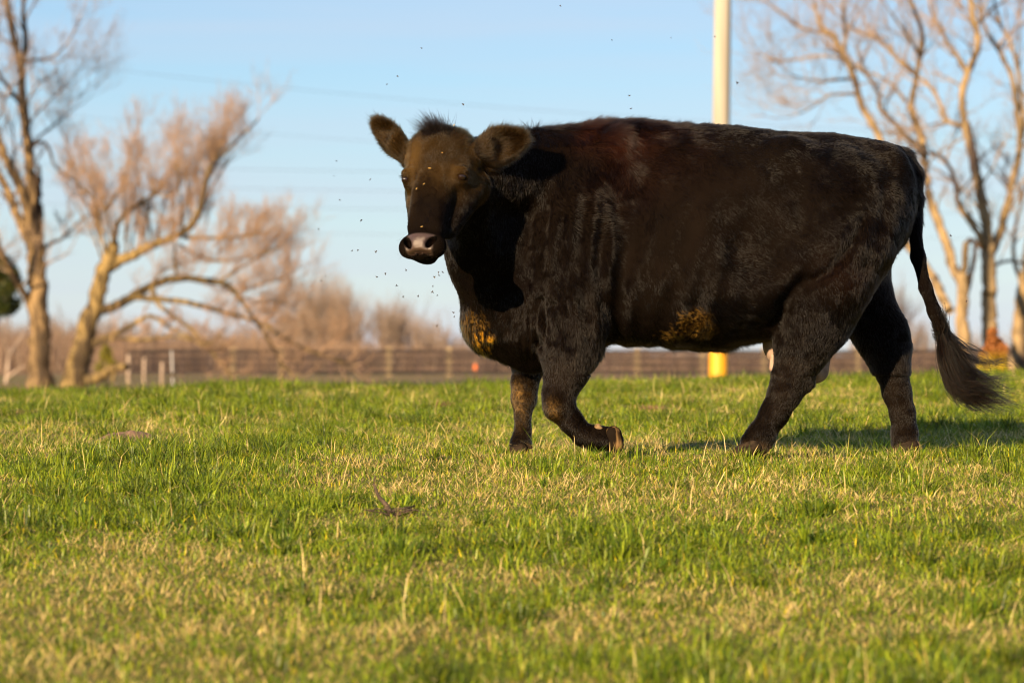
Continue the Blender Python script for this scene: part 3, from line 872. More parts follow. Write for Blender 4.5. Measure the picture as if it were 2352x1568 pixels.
gi = rng.choice(len(SW), n, p=wts)
G = np.array([[P(*q) for q in lock] for lock in SW])[gi]
G2 = np.array([[P(*q) for q in lock] for lock in SW])[np.where(rng.uniform(0, 1, n) < .5, gi, rng.choice(9, n))]
mixw = rng.uniform(0, .35, n)[:, None, None] * (wts[gi] > .05)[:, None, None]
G = G * (1 - mixw) + G2 * mixw
sub = rng.integers(0, 34, n)                 # locks split into finer strings
so = rng.normal(0, 1, (34, 3))[sub]
t7 = np.linspace(0, 1, 7)
spread = (.004 + .020 * t7 ** .8)[None, :, None]
thin = np.where(wts[gi] > .05, 1.0, .25)[:, None, None]
wav = (.003 + .014 * t7[None, :]) * np.sin(t7[None, :] * rng.uniform(7, 14, 34)[sub][:, None] + rng.uniform(0, 6, 34)[sub][:, None])
G = G + so[:, None, :] * spread * .95 * thin + rng.normal(0, 1, (n, 1, 3)) * .0016 * (.5 + t7)[None, :, None]
G[:, :, 2] += wav; G[:, :, 0] += .6 * np.roll(wav, 1, axis=1)
root = P(2160, 752, -.05) + rng.normal(0, 1, (n, 3)) * np.array([.013, .012, .03])
G[:, 0] = root
cutl = rng.uniform(.6, 1.06, n).clip(0, 1)                # different lengths
tt = t7[None, :] * cutl[:, None] * 6
i0 = np.clip(np.floor(tt).astype(int), 0, 5); fr = (tt - i0)[..., None]
ar = np.arange(n)[:, None]
G = G[ar, i0] * (1 - fr) + G[ar, i0 + 1] * fr
swc = np.array([.003, .002, .0015]) * rng.uniform(.6, 2.0, (n, 1))
swc = swc + np.array([.05, .018, .006]) * (rng.uniform(0, 1, (n, 1)) < .22)
hair_obj('tail_switch', G, np.full(n, .0006), .00015, swc, cow, m_switch)

# ---- eyes
m_eye, nt, out = new_mat('eye_glass')
b = nt.nodes.new('ShaderNodeBsdfPrincipled'); b.inputs['Base Color'].default_value = (.012, .006, .004, 1)
b.inputs['Roughness'].default_value = .06; b.inputs['Specular IOR Level'].default_value = .5
nt.links.new(b.outputs[0], out.inputs[0])

def sphere_mesh(cen, r, ax=np.eye(3), nu=20, nv=12):
    ax = np.array(ax); v = []; f = []
    for i in range(nv + 1):
        th = math.pi * i / nv
        for j in range(nu):
            ph = 2 * math.pi * j / nu
            q = np.array([r[0] * math.sin(th) * math.cos(ph), r[1] * math.cos(th), r[2] * math.sin(th) * math.sin(ph)])
            v.append(cen + q @ ax)
    for i in range(nv):
        for j in range(nu):
            f.append((i * nu + j, (i + 1) * nu + j, (i + 1) * nu + (j + 1) % nu, i * nu + (j + 1) % nu))
    return np.array(v), np.array(f)
for s in (-1, 1):
    cen = H(s * .1160, .203, -.0530)
    v_, f_ = sphere_mesh(cen, (.0165, .0125, .0180), HA)
    mesh_obj('eye', v_, [f_[:, ::-1]], m_eye, cow, origin=OC)
# lashes
W = []
for s in (-1, 1):
    for i in range(60):
        a0 = random.uniform(-.9, .9)
        o_ = H(s * (.122 + .004 * math.cos(a0)), .186, -.062 + .016 * math.sin(a0))
        d_ = HU * s * 1.0 + HV * .05 + HW * (.35 + .5 * math.sin(a0)) + np.array([random.gauss(0, .12) for _ in range(3)])
        d_ = d_ / np.linalg.norm(d_); l_ = random.uniform(.014, .024)
        W.append([o_ + d_ * l_ * t - HV * .3 * l_ * (t - t * t) for t in (0, .33, .67, 1)])
W = np.array(W)
hair_obj('eyelashes', W, np.full(len(W), .0006), .0001, np.tile([.02, .014, .01], (len(W), 1)), cow)

# ---- hooves: cleft pairs
m_hoof = noise_mat('hoof_horn', (.010, .007, .005), (.035, .024, .015), 60, .8, .001, spec=.08)
m_mud = noise_mat('mud_streaked_hoof', (.009, .006, .004), (.20, .12, .05), 26, .9, .003, (1.6, 1, .3), lo=.50, hi=.64, spec=.05)
m_sole = noise_mat('muddy_hoof', (.10, .065, .03), (.28, .18, .09), 50, .8, .002)
def hoof(cx, cy, y, dirx, dirz, mat, label=None, ln=.062):
    F = Field()
    d = np.array([dirx, 0, dirz], float); d /= np.linalg.norm(d)
    nrm = np.array([-d[2], 0, d[0]])
    if nrm[2] < 0: nrm = -nrm
    cen = P(cx, cy, y)
    for s in (-1, 1):
        a_ = cen + np.array([0, s * .026, 0])
        F.cone(a_ - d * .03 + nrm * .026, a_ + d * .012 + nrm * .015, .034, .030, k=.006)
        F.cone(a_ + d * .01 + nrm * .012, a_ + d * ln, .028, .010, k=.01)
    def pl(X, Y, Z): return (X - cen[0]) * nrm[0] + (Z - cen[2]) * nrm[2] + .018
    F.custom(pl, cen - .14, cen + .14, .004, op='s')
    v_, q_ = F.mesh(cen - .13, cen + .13, .004)
    v_ = relax(v_, q_, 1)
    o = mesh_obj('hoof', v_, [q_], mat, cow, origin=OC)
    if label: o['label'] = label
hoof(1180, 1052, .13, -1, -.12, m_hoof)
hoof(1404, 1020, -.24, .50, -.87, m_mud, 'muddy tan streaked hoof of the lifted fore leg', ln=.036)
hoof(1716, 1042, -.21, -1, -.12, m_hoof)
hoof(2074, 1040, .19, -1, -.10, m_hoof)
# dew claws
for (x_, y_, d_, m_) in ((1378, 986, -.24, m_sole), (1212, 1022, .13, m_hoof), (1762, 1022, -.21, m_hoof), (2108, 1024, .19, m_sole)):
    F = Field()
    for s in (-1, 1):
        cc_ = P(x_, y_, d_ + s * .02)
        F.cone(cc_ + np.array([-.008, 0, .01]), cc_ + np.array([.012, 0, -.008]), .014, .008, k=.004)
    cc_ = P(x_, y_, d_)
    v_, q_ = F.mesh(cc_ - .05, cc_ + .05, .003)
    mesh_obj('dewclaw', v_, [q_], m_, cow, origin=OC)
# ---- udder
m_udder = noise_mat('udder_skin', (.20, .13, .10), (.36, .26, .20), 25, .7, .001)
F = Field()
F.ell(P(1800, 790, -.02), (.085, .10, .09), k=.03)
F.cone(P(1850, 770, 0), P(1868, 850, .0), .10, .055, k=.04, ys=1.1)
F.cone(P(1885, 800, .03), P(1884, 855, .02), .05, .028, k=.03)
v_, q_ = F.mesh((.85, -.2, .25), (1.4, .22, .75), .006)
v_ = relax(v_, q_, 2)
ud = mesh_obj('udder', v_, [q_], m_udder, cow, origin=OC)
for (x0, y0, x1, y1, d_) in ((1782, 795, 1775, 846, -.07), (1792, 800, 1790, 846, .06), (1862, 850, 1866, 884, -.03)):
    F = Field(); p0 = P(x0, y0, d_); p1 = P(x1, y1, d_)
    F.cone(p0, p1, .020, .0145, k=.004)
    v_, q_ = F.mesh(np.minimum(p0, p1) - .04, np.maximum(p0, p1) + .04, .004)
    v_ = relax(v_, q_, 1)
    mesh_obj('teat', v_, [q_], m_udder, ud, origin=OC)
# ---- straw bits on face (part of the coat's dirt)
m_str = noise_mat('straw_bit', (.42, .26, .07), (.55, .36, .10), 40, .6)
for (x_, y_, l_, an) in ((989, 390, .0065, -.1), (976, 426, .0045, .6), (959, 437, .004, 1.0), (971, 524, .0045, .3), (1018, 354, .003, 0.), (1045, 291, .004, 1.)):
    # ray onto the face: take nearest body vertex in the picture with the smallest depth
    dd = (A_ - x_) ** 2 + (B_ - y_) ** 2
    near = np.argsort(dd)[:60]; j = near[np.argmin(bv[near, 1])]
    c_ = P(x_, y_, bv[j, 1]) + HW * .012
    t_ = math.cos(an) * HU - math.sin(an) * HV; o_ = np.cross(HW, t_)
    sv = []; sf = []; k0 = 0
    for sx in (-1, 1):
        for so_ in (-1, 1):
            for sn_ in (-1, 1): sv.append(c_ + t_ * sx * l_ + o_ * so_ * .0009 + HW * sn_ * .0008)
    for q in ((0, 1, 3, 2), (4, 6, 7, 5), (0, 4, 5, 1), (2, 3, 7, 6), (0, 2, 6, 4), (1, 5, 7, 3)): sf.append([k0 + i for i in q])
    mesh_obj('straw_bit', np.array(sv), [np.array(sf)], m_str, cow, smooth=False, origin=OC)

# ------------------------------------------------------------------ background helpers
def PD(px, py, d): return P(px, py, d - DIST)

def gz1(x, y): return float(ground_z(np.array([x]), np.array([y]))[0])

class Tubes:
    """polylines with radii -> one mesh"""
    def __init__(self): self.g = {}
    def add(self, pts, rad, sides, tint=1.0): self.g.setdefault((len(pts), sides), []).append((pts, rad, tint))
    def arrays(self):
        V = []; F = []; C = []; off = 0
        for (k, s), L_ in self.g.items():
            p = np.array([a[0] for a in L_], float); r = np.array([a[1] for a in L_], float); tn = np.array([a[2] for a in L_], float)
            n = len(p)
            t = np.gradient(p, axis=1); t /= np.maximum(np.linalg.norm(t, axis=2, keepdims=True), 1e-9)
            ref = np.where(np.abs(t[..., 2:3]) > .9, np.array([1.0, 0, 0]), np.array([0, 0, 1.0]))
            ref = ref[:, :1].repeat(k, 1)
            u = np.cross(t, ref); u /= np.maximum(np.linalg.norm(u, axis=2, keepdims=True), 1e-9); w = np.cross(t, u)
            an = np.arange(s) * 2 * math.pi / s
            ring = p[:, :, None, :] + r[:, :, None, None] * (np.cos(an)[None, None, :, None] * u[:, :, None, :] + np.sin(an)[None, None, :, None] * w[:, :, None, :])
            base = off + np.arange(n)[:, None, None] * (k * s) + np.arange(k - 1)[None, :, None] * s + np.arange(s)[None, None, :]
            nx = off + np.arange(n)[:, None, None] * (k * s) + np.arange(k - 1)[None, :, None] * s + ((np.arange(s) + 1) % s)[None, None, :]
            F.append(np.stack([base, base + s, nx + s, nx], -1).reshape(-1, 4))
            V.append(ring.reshape(-1, 3)); off += n * k * s
            C.append(np.repeat(tn, k * s)[:, None] * np.ones(3))
        return np.concatenate(V), np.concatenate(F), np.concatenate(C)
    def build(self, name, mat, parent=None, origin=None, smooth=True):
        v, f, cc = self.arrays()
        return mesh_obj(name, v, [f], mat, parent, smooth, col=cc, origin=origin)

def catmull(pts, m=6):
    pts = np.array(pts, float); n = len(pts); out = []
    for i in range(n - 1):
        p0 = pts[max(i - 1, 0)]; p1 = pts[i]; p2 = pts[i + 1]; p3 = pts[min(i + 2, n - 1)]
        for t in np.linspace(0, 1, m, endpoint=False):
            out.append(.5 * ((2 * p1) + (-p0 + p2) * t + (2 * p0 - 5 * p1 + 4 * p2 - p3) * t * t + (-p0 + 3 * p1 - 3 * p2 + p3) * t ** 3))
    out.append(pts[-1]); return np.array(out)

def rnd_perp(d):
    while True:
        q = np.array([random.gauss(0, 1) for _ in range(3)])
        q -= (q @ d) * d; l = math.sqrt(q @ q)
        if l > .1: return q / l

def grow(T, Tw, p, d, length, r, level, up=.25, spread=.75, kids=4, wig=.22, tint=1.0):
    """recursive bare branch: thick levels to T, twigs to Tw"""
    k = 5; pts = [p]; q = p; dd = d
    for i in range(k - 1):
        dd = dd + wig * np.array([random.gauss(0, 1), random.gauss(0, 1), random.gauss(0, 1)]) + np.array([0, 0, up * .35])
        dd = dd / math.sqrt(dd @ dd)
        q = q + dd * (length / (k - 1)); pts.append(q)
    tgt = Tw if r < .028 else T
    tgt.add(pts, [r * (1 - .7 * i / (k - 1)) for i in range(k)], 3 if r < .02 else 5, tint * random.uniform(.75, 1.2))
    if level <= 0: return
    for j in range(kids):
        t = random.uniform(.25, 1.0) * (k - 1); i = min(int(t), k - 2); fr = t - i
        b_ = pts[i] * (1 - fr) + pts[i + 1] * fr
        td = pts[i + 1] - pts[i]; td = td / math.sqrt(td @ td)
        nd = td + rnd_perp(td) * random.uniform(.4, 1.0) * spread + np.array([0, 0, up])
        nd = nd / math.sqrt(nd @ nd)
        grow(T, Tw, b_, nd, length * random.uniform(.5, .78), max(r * random.uniform(.42, .60), .0032), level - 1, up, spread, kids, wig, tint)

m_bark = noise_mat('tan_bark', (.060, .040, .022), (.25, .17, .085), 9, .9, .05, (1, 1, .16), 6, c3=(.05, .035, .022), lo=.42, hi=.58, attr=True)
m_bark_g = noise_mat('yellow_brown_bark', (.060, .042, .018), (.26, .185, .075), 9, .9, .05, (1, 1, .2), 6, c3=(.05, .035, .02), lo=.42, hi=.58, attr=True)
m_bark_pale = noise_mat('pale_scarred_bark', (.10, .07, .038), (.34, .245, .13), 8, .9, .05, (1, 1, .16), 6, c3=(.055, .04, .035), attr=True)
m_dark = noise_mat('dead_black_wood', (.03, .022, .018), (.10, .065, .04), 6, .95, .03)
m_twig_red = noise_mat('red_brown_twigs', (.25, .16, .105), (.38, .26, .175), 3, .8, attr=True)
m_twig_tan = noise_mat('grey_tan_twigs', (.20, .14, .10), (.32, .23, .16), 3, .8, attr=True)

def bare_tree(label, base, d, limbs, bark, twigm, auto, group=None):
    """limbs: (points[(px,py,dy)], r0, r1, kids, opts) in picture units at distance d"""
    bp_ = PD(base[0], base[1], d)
    org = np.array([bp_[0], bp_[1], min(bp_[2], gz1(bp_[0], bp_[1]))])
    root = empty('bare_tree', org); tag(root, label, 'tree', group)
    T = Tubes(); Tw = Tubes(); Td = Tubes(); sc = d / FPX
    for pts, r0, r1, kids, opt in limbs:
        q = [PD(a[0], a[1], d + (a[2] if len(a) > 2 else 0)) for a in pts]
        q = catmull(q, 6); n = len(q)
        jit = np.array([[random.gauss(0, 1) for _ in range(3)] for _ in range(n)]) * .10 * np.linspace(r0, r1, n)[:, None] * sc
        if n > 2: q[1:-1] += jit[1:-1]
        if opt.get('root'):
            z0 = org[2] - .3; q[0] = [q[0][0], q[0][1], z0]
        rr = np.linspace(r0, r1, n) * sc
        if opt.get('root'): rr[0] *= 1.5; rr[1] *= 1.2
        rr = rr * np.array([random.uniform(.92, 1.1) for _ in range(n)])
        (Td if opt.get('dead') else T).add(list(q), list(rr), 12, opt.get('tint', 1.0))
        if opt.get('dead'): continue
        ln = np.linalg.norm(np.diff(q, axis=0), axis=1).sum()
        t0 = opt.get('from', .2)
        for j in range(kids):
            t = random.uniform(t0, 1.0) * (n - 1); i = min(int(t), n - 2)
            b_ = q[i] + (q[i + 1] - q[i]) * (t - i)
            td = q[i + 1] - q[i]; td = td / np.linalg.norm(td)
            bias = np.array(opt.get('bias', auto.get('bias', (0, 0, .5))))
            nd = td * auto.get('along', .5) + rnd_perp(td) * auto.get('perp', .8) + bias
            nd /= np.linalg.norm(nd)
            L0 = auto['len'] * random.uniform(.5, 1.15) * opt.get('ls', 1)
            grow(T, Tw, b_, nd, L0, max(min(rr[i] * .5, auto['r']), .01), auto.get('level', 3), auto.get('up', .25), auto.get('spread', .8), auto.get('kids', 4), auto.get('wig', .2))
        tip = q[-1] - q[-2]; tip = tip / np.linalg.norm(tip)
        if not opt.get('notip'):
            for _ in range(2): grow(T, Tw, q[-1], tip + .15 * rnd_perp(tip), auto['len'], rr[-1] * .9, auto.get('level', 3), auto.get('up', .25), auto.get('spread', .8), auto.get('kids', 4), auto.get('wig', .2))
    T.build('trunk', bark, root, org)
    if Tw.g: Tw.build('crown', twigm, root, org)
    if Td.g: Td.build('dead_limb', m_dark, root, org)
    return root

# ---- left tall tree
bare_tree('tall bare tree with straight trunk and a broken black limb, at the far left', (91, 879), 100, [
    ([(91, 879, 0), (92, 800, 0), (88, 703, 0), (86, 640, 0), (84, 586, 0), (79, 540, 0)], 25, 21, 0, {'root': 1, 'notip': 1}),
    ([(79, 560, 0), (74, 490, .3), (67, 363, .4), (53, 246, .2), (47, 152, 0), (35, 105, 0), (20, 35, 0), (10, -60, 0), (0, -160, 0)], 14, 5, 9, {'from': .35}),
    ([(49, 160, 0), (59, 88, .5), (53, 35, .8), (60, -30, 1), (80, -110, 1)], 8, 3, 5, {}),
    ([(52, 150, 0), (70, 138, .4), (117, 133, .8), (158, 94, 1.0), (176, 60, 1.1)], 4, 1.6, 7, {'bias': (.5, 0, .3), 'ls': .55}),
    ([(77, 560, 0), (53, 445, -.5), (18, 375, -1), (0, 328, -1.2), (-30, 230, -1.5), (-70, 100, -2)], 13, 6, 5, {}),
    ([(75, 570, 0), (35, 486, .8), (0, 404, 1.5), (-60, 330, 2), (-110, 200, 2.5)], 12, 6, 4, {}),
    ([(56, 250, 0), (30, 215, -.6), (0, 175, -1.2), (-40, 110, -2)], 6, 3, 4, {}),
    ([(60, 300, 0), (80, 265, 1), (110, 235, 1.5), (140, 205, 2)], 3, 1.5, 6, {'ls': .55}),
    ([(66, 340, 0), (95, 310, 1), (140, 275, 1.6), (176, 245, 2)], 3, 1.5, 8, {'ls': .55}),
    ([(69, 350, 0), (78, 334, 0), (92, 326, .2), (106, 332, .4), (116, 352, .5), (124, 378, .5), (150, 402, .6), (182, 422, .7), (205, 452, .8)], 4.5, 2.4, 3, {'notip': 1, 'tint': .45, 'ls': .4, 'from': .7}),
    ([(100, 572, 0), (118, 558, .2), (141, 548, .5), (170, 521, 1), (188, 504, 1.2), (208, 492, 1.5)], 4.5, 2, 5, {'ls': .6}),
    ([(68, 700, 0), (52, 668, -.4), (23, 621, -1), (0, 574, -1.5), (-40, 480, -2.5)], 9, 6, 3, {}),
    ([(92, 575, .1), (93, 520, .3), (90, 460, .3), (88, 405, .2)], 9, 8, 0, {'dead': 1}),
    ([(84, 470, -.2), (83, 410, -.2), (88, 380, -.1), (92, 400, .2), (90, 440, .3)], 3, 3, 0, {'dead': 1}),
], m_bark, m_twig_tan, {'len': 1.7, 'r': .045, 'level': 3, 'kids': 4, 'bias': (0, 0, .6), 'up': .18, 'spread': .8})

# ---- leaning willow-like tree
shoots = []
for (x0, y0, hgt, lean) in [(250, 570, 240, -50), (262, 575, 200, -10), (290, 590, 250, -10), (330, 572, 260, 10), (360, 560, 270, 15), (392, 547, 270, 10), (415, 530, 260, 20),
                            (437, 520, 240, 0), (455, 480, 200, 20), (470, 430, 150, 30), (474, 470, 180, 60), (486, 400, 120, 30), (300, 588, 230, 40), (350, 565, 280, -20), (420, 530, 250, -30), (240, 590, 260, -25), (235, 600, 220, -70)]:
    a0 = random.uniform(-2, 2); hgt *= .80; lean += random.uniform(-25, 25)
    shoots.append(([(x0, y0, 0), (x0 + lean * .25, y0 - hgt * .3, a0 * .4), (x0 + lean * .6, y0 - hgt * .55, a0 * .8), (x0 + lean, y0 - hgt * .8, a0)], 2.8, 1.0, 10, {'ls': .9, 'from': .05, 'bias': (0, 0, 1.0)}))
bare_tree('leaning yellow barked tree with a fan of upright reddish twigs and low drooping limbs', (172, 879), 100, [
    ([(170, 879, 0), (180, 840, 0), (192, 790, 0), (217, 703, 0), (236, 630, 0), (252, 590, 0), (266, 556, 0)], 29, 12, 0, {'root': 1, 'notip': 1}),
    ([(250, 615, 0), (270, 600, 0), (302, 587, -.2), (338, 569, -.4), (392, 547, -.6), (437, 520, -.8), (462, 470, -1), (473, 420, -1), (485, 380, -1), (527, 340, -1), (594, 273, -1)], 14, 2, 34, {'notip': 1}),
    ([(244, 575, 0), (226, 535, .3), (218, 490, .5), (216, 440, .6), (195, 390, .8)], 5, 2, 8, {'ls': .7, 'bias': (0, 0, .8)}),
    ([(226, 530, .3), (205, 480, .8), (178, 420, 1.2), (165, 360, 1.4)], 3.5, 1.5, 8, {'ls': .7, 'bias': (0, 0, .8)}),
    ([(222, 500, .5), (262, 455, .2), (290, 400, 0), (300, 350, 0)], 3.5, 1.5, 8, {'ls': .7, 'bias': (0, 0, .8)}),
    ([(262, 570, 0), (268, 520, -.3), (285, 492, -.4), (304, 478, -.5)], 6, 6, 4, {'ls': .8, 'tint': .6}),
    ([(420, 545, -.5), (480, 546, -.6), (545, 545, -1), (600, 536, -1.2), (640, 522, -1.4)], 5, 2.4, 24, {'ls': .8, 'notip': 1}),
    ([(236, 712, 0), (270, 700, -.5), (302, 682, -.8), (356, 652, -1.2), (410, 639, -1.5), (482, 646, -1.8), (527, 659, -2), (572, 715, -2), (617, 780, -2), (640, 820, -2)], 12, 3.5, 34, {'tint': .45, 'bias': (.35, 0, .2), 'ls': 1.2}),
    ([(350, 655, -1.2), (365, 700, -1.3), (437, 753, -1.5), (480, 800, -1.6), (505, 830, -1.6)], 6, 3, 10, {'bias': (.3, 0, -.2), 'ls': .6}),
    ([(300, 684, -.8), (405, 690, -1.5), (482, 708, -1.8), (527, 722, -2), (599, 740, -2), (650, 775, -2.1), (706, 803, -2.2), (750, 818, -2.3)], 7, 3, 30, {'tint': .7, 'ls': 1.1, 'bias': (.3, 0, .15)}),
    ([(208, 790, 0), (240, 776, -.2), (275, 762, -.5), (310, 742, -.8), (347, 726, -1), (392, 753, -1.4), (430, 770, -1.6)], 8, 3, 10, {'bias': (.2, 0, .1), 'ls': .6}),
    ([(205, 800, 0), (262, 778, -.6), (330, 780, -1.2), (400, 772, -1.6), (470, 790, -2)], 5, 2.5, 9, {'bias': (.2, 0, .1), 'ls': .6}),
    ([(410, 560, -.6), (460, 590, -1), (520, 600, -1.4), (570, 590, -1.6)], 3.2, 1.5, 18, {'ls': .9, 'bias': (.15, 0, .4)}),
    ([(330, 668, -1), (380, 620, -1.2), (450, 600, -1.4)], 2.8, 1.5, 12, {'ls': .8, 'bias': (.15, 0, .4)}),
    ([(410, 640, -1.5), (400, 600, -1.5), (402, 560, -1), (395, 540, -.8)], 4, 3, 6, {'ls': .6, 'tint': .6, 'notip': 1}),
    ([(500, 650, -1.9), (560, 610, -2), (610, 580, -2.1), (640, 570, -2.1)], 3.5, 1.6, 22, {'ls': 1.0, 'bias': (.2, 0, .4)}),
    ([(560, 705, -2), (610, 690, -2.1), (660, 700, -2.2), (700, 730, -2.3)], 3, 1.4, 18, {'ls': .9, 'bias': (.2, 0, .4)}),
    ([(545, 670, -2), (610, 650, -2.1), (650, 640, -2.1)], 3, 1.6, 20, {'ls': .8}),
] + shoots, m_bark_g, m_twig_red, {'len': .95, 'r': .020, 'level': 3, 'kids': 4, 'bias': (.1, 0, .8), 'along': .5, 'perp': .5, 'up': .20, 'spread': .65, 'wig': .19})

# ---- right hand group
auto_r = {'len': 1.4, 'r': .032, 'level': 3, 'kids': 3, 'bias': (-.1, 0, .4), 'up': .16, 'spread': .85, 'wig': .2}
bare_tree('bare tree behind the rump with long limbs reaching up to the left', (2217, 862), 85, [
    ([(2222, 862, 0), (2217, 800, 0), (2211, 741, 0), (2211, 680, 0), (2211, 629, 0)], 17, 12, 0, {'root': 1, 'notip': 1}),
    ([(2211, 640, 0), (2217, 600, 0), (2219, 556, 0)], 9, 7, 0, {'notip': 1, 'tint': .5}),
    ([(2219, 560, 0), (2228, 552, .1), (2240, 556, .2), (2258, 572, .2)], 6, 5, 0, {'dead': 1}),
    ([(2218, 690, 0), (2230, 630, .2), (2238, 590, .3), (2240, 562, .3)], 6, 5, 0, {'dead': 1}),
    ([(2211, 650, 0), (2192, 618, .2), (2177, 569, .4), (2158, 513, .5), (2140, 470, .5), (2130, 430, .5), (2124, 380, .5), (2120, 330, .5), (2105, 285, .4), (2090, 240, .3)], 12, 9, 3, {'notip': 1}),
    ([(2092, 245, .3), (2103, 188, .2), (2112, 131, .1), (2120, 94, 0), (2110, 47, -.2), (2090, 0, -.4), (2070, -60, -.5)], 7, 4, 7, {'tint': .8}),
    ([(2108, 176, .2), (2085, 150, .5), (2059, 131, .8), (2028, 97, 1.2), (1966, 69, 1.6), (1930, 40, 1.8)], 5, 2, 9, {}),
    ([(2112, 130, .1), (2100, 105, -.4), (2087, 87, -.6), (2066, 56, -1), (2040, 20, -1.4)], 4.5, 2, 6, {}),
    ([(2082, 232, .3), (2063, 210, .8), (2044, 191, 1.2), (2012, 172, 1.5), (1975, 163, 1.8), (1934, 125, 2)], 4, 2, 8, {}),
    ([(2124, 360, .5), (2100, 330, -.2), (2078, 312, -.6), (2059, 288, -1), (2022, 250, -1.4), (2019, 219, -1.5), (1997, 181, -1.8)], 8, 3.5, 6, {}),
    ([(2180, 715, .2), (2149, 650, .8), (2110, 592, 1.2), (2080, 555, 1.4), (2066, 500, 1.5), (2050, 420, 1.6), (2030, 345, 1.6), (2012, 300, 1.6), (1981, 244, 1.7), (1966, 194, 1.7), (1953, 156, 1.8), (1934, 125, 1.8), (1916, 81, 2)], 12, 6.5, 2, {'notip': 1, 'from': .6}),
    ([(1916, 81, 2), (1887, 62, 2.2), (1876, 30, 2.3), (1869, 0, 2.4), (1855, -50, 2.5)], 6, 3, 7, {}),
    ([(1936, 126, 1.8), (1942, 90, 1.5), (1940, 47, 1.3), (1936, 0, 1.2), (1930, -60, 1)], 5, 3, 7, {}),
    ([(1940, 137, 1.8), (1905, 131, 2.2), (1872, 128, 2.5), (1825, 137, 2.8), (1780, 140, 3), (1745, 122, 3.2)], 3.5, 1.5, 13, {}),
    ([(1960, 180, 1.7), (1925, 183, 1.2), (1887, 187, .8), (1850, 180, .6), (1819, 175, .4)], 3.5, 1.5, 11, {}),
    ([(1962, 216, 1.7), (1930, 216, 2), (1903, 219, 2.2), (1885, 232, 2.3), (1859, 250, 2.4), (1835, 262, 2.5)], 3.5, 1.5, 10, {'bias': (-.2, 0, .1)}),
    ([(1918, 84, 2), (1880, 74, 2.5), (1840, 62, 2.8), (1803, 37, 3), (1762, 5, 3.2)], 4, 1.8, 10, {}),
], m_bark_pale, m_twig_tan, auto_r, 'bare trees standing behind the rump and tail')
bare_tree('bare tree with a thick upright trunk forking twice, right of the swinging tail', (2274, 860), 82, [
    ([(2276, 862, 0), (2276, 800, 0), (2274, 741, 0), (2270, 690, 0), (2271, 647, 0), (2270, 600, 0), (2270, 560, 0)], 18, 16, 0, {'root': 1, 'notip': 1}),
    ([(2270, 580, 0), (2268, 540, 0), (2264, 500, 0), (2252, 444, 0), (2244, 406, 0), (2232, 344, 0), (2217, 281, 0)], 13, 11, 3, {'notip': 1}),
    ([(2218, 290, 0), (2212, 250, 0), (2211, 212, 0), (2219, 180, 0), (2228, 156, 0), (2246, 110, 0), (2245, 75, 0), (2237, 47, 0), (2230, 0, 0), (2226, -70, 0)], 9, 6, 8, {}),
    ([(2221, 172, 0), (2212, 150, .3), (2200, 131, .6), (2180, 105, .8), (2170, 87, 1), (2160, 60, 1.1), (2147, 45, 1.2), (2135, 10, 1.4)], 6, 3, 8, {'tint': .8}),
    ([(2214, 290, 0), (2190, 284, .4), (2169, 272, .6), (2160, 240, .8), (2141, 206, 1), (2116, 181, 1.2), (2090, 165, 1.4)], 6, 3, 7, {}),
    ([(2268, 580, 0), (2242, 530, -.4), (2218, 495, -.6), (2200, 466, -.7), (2196, 430, -.8), (2184, 391, -1), (2166, 363, -1.2), (2140, 350, -1.4)], 8, 3.5, 7, {}),
    ([(2276, 580, 0), (2290, 550, .3), (2302, 519, .4), (2308, 490, .4), (2317, 460, .5), (2324, 420, .5), (2340, 360, .6), (2344, 320, .6), (2336, 250, .7), (2325, 181, .8), (2310, 145, .9), (2297, 119, 1), (2272, 81, 1.2)], 11, 4.5, 10, {'tint': .75}),
    ([(2340, 330, .6), (2352, 290, .8), (2348, 238, .9), (2338, 162, 1), (2330, 125, 1), (2319, 94, 1.1), (2300, 60, 1.2), (2285, 10, 1.3)], 6, 3.5, 9, {}),
    ([(2278, 620, 0), (2293, 606, .3), (2317, 599, .8), (2352, 602, 1.2), (2390, 590, 1.6)], 4, 3, 2, {'tint': .3}),
    ([(2240, 60, 0), (2262, 40, .6), (2280, 20, 1), (2310, 0, 1.4), (2340, -40, 1.8)], 4, 2, 8, {}),
    ([(2262, 500, 0), (2240, 470, .6), (2220, 440, 1), (2200, 425, 1.2)], 3, 2, 5, {}),
], m_bark_pale, m_twig_tan, auto_r, 'bare trees standing behind the rump and tail')
bare_tree('bare tree leaning in at the right edge, its trunk partly out of frame', (2338, 862), 90, [
    ([(2332, 862, 0), (2338, 800, 0), (2345, 720, 0), (2352, 660, 0), (2362, 600, 0), (2376, 520, 0)], 20, 13, 0, {'root': 1, 'notip': 1}),
    ([(2352, 660, 0), (2330, 600, .5), (2330, 540, .6), (2345, 470, .8)], 6, 3, 4, {'tint': .7}),
    ([(2376, 520, 0), (2390, 420, 0), (2400, 300, 0), (2390, 180, 0), (2380, 60, 0)], 12, 5, 8, {}),
    ([(2360, 850, 0), (2372, 780, .4), (2390, 690, .6), (2420, 560, 1), (2440, 400, 1)], 13, 6, 5, {'root': 1}),
    ([(2376, 500, 0), (2430, 400, -1), (2470, 280, -1), (2500, 150, -1)], 8, 4, 6, {}),
], m_bark_pale, m_twig_tan, auto_r, 'bare trees standing behind the rump and tail')

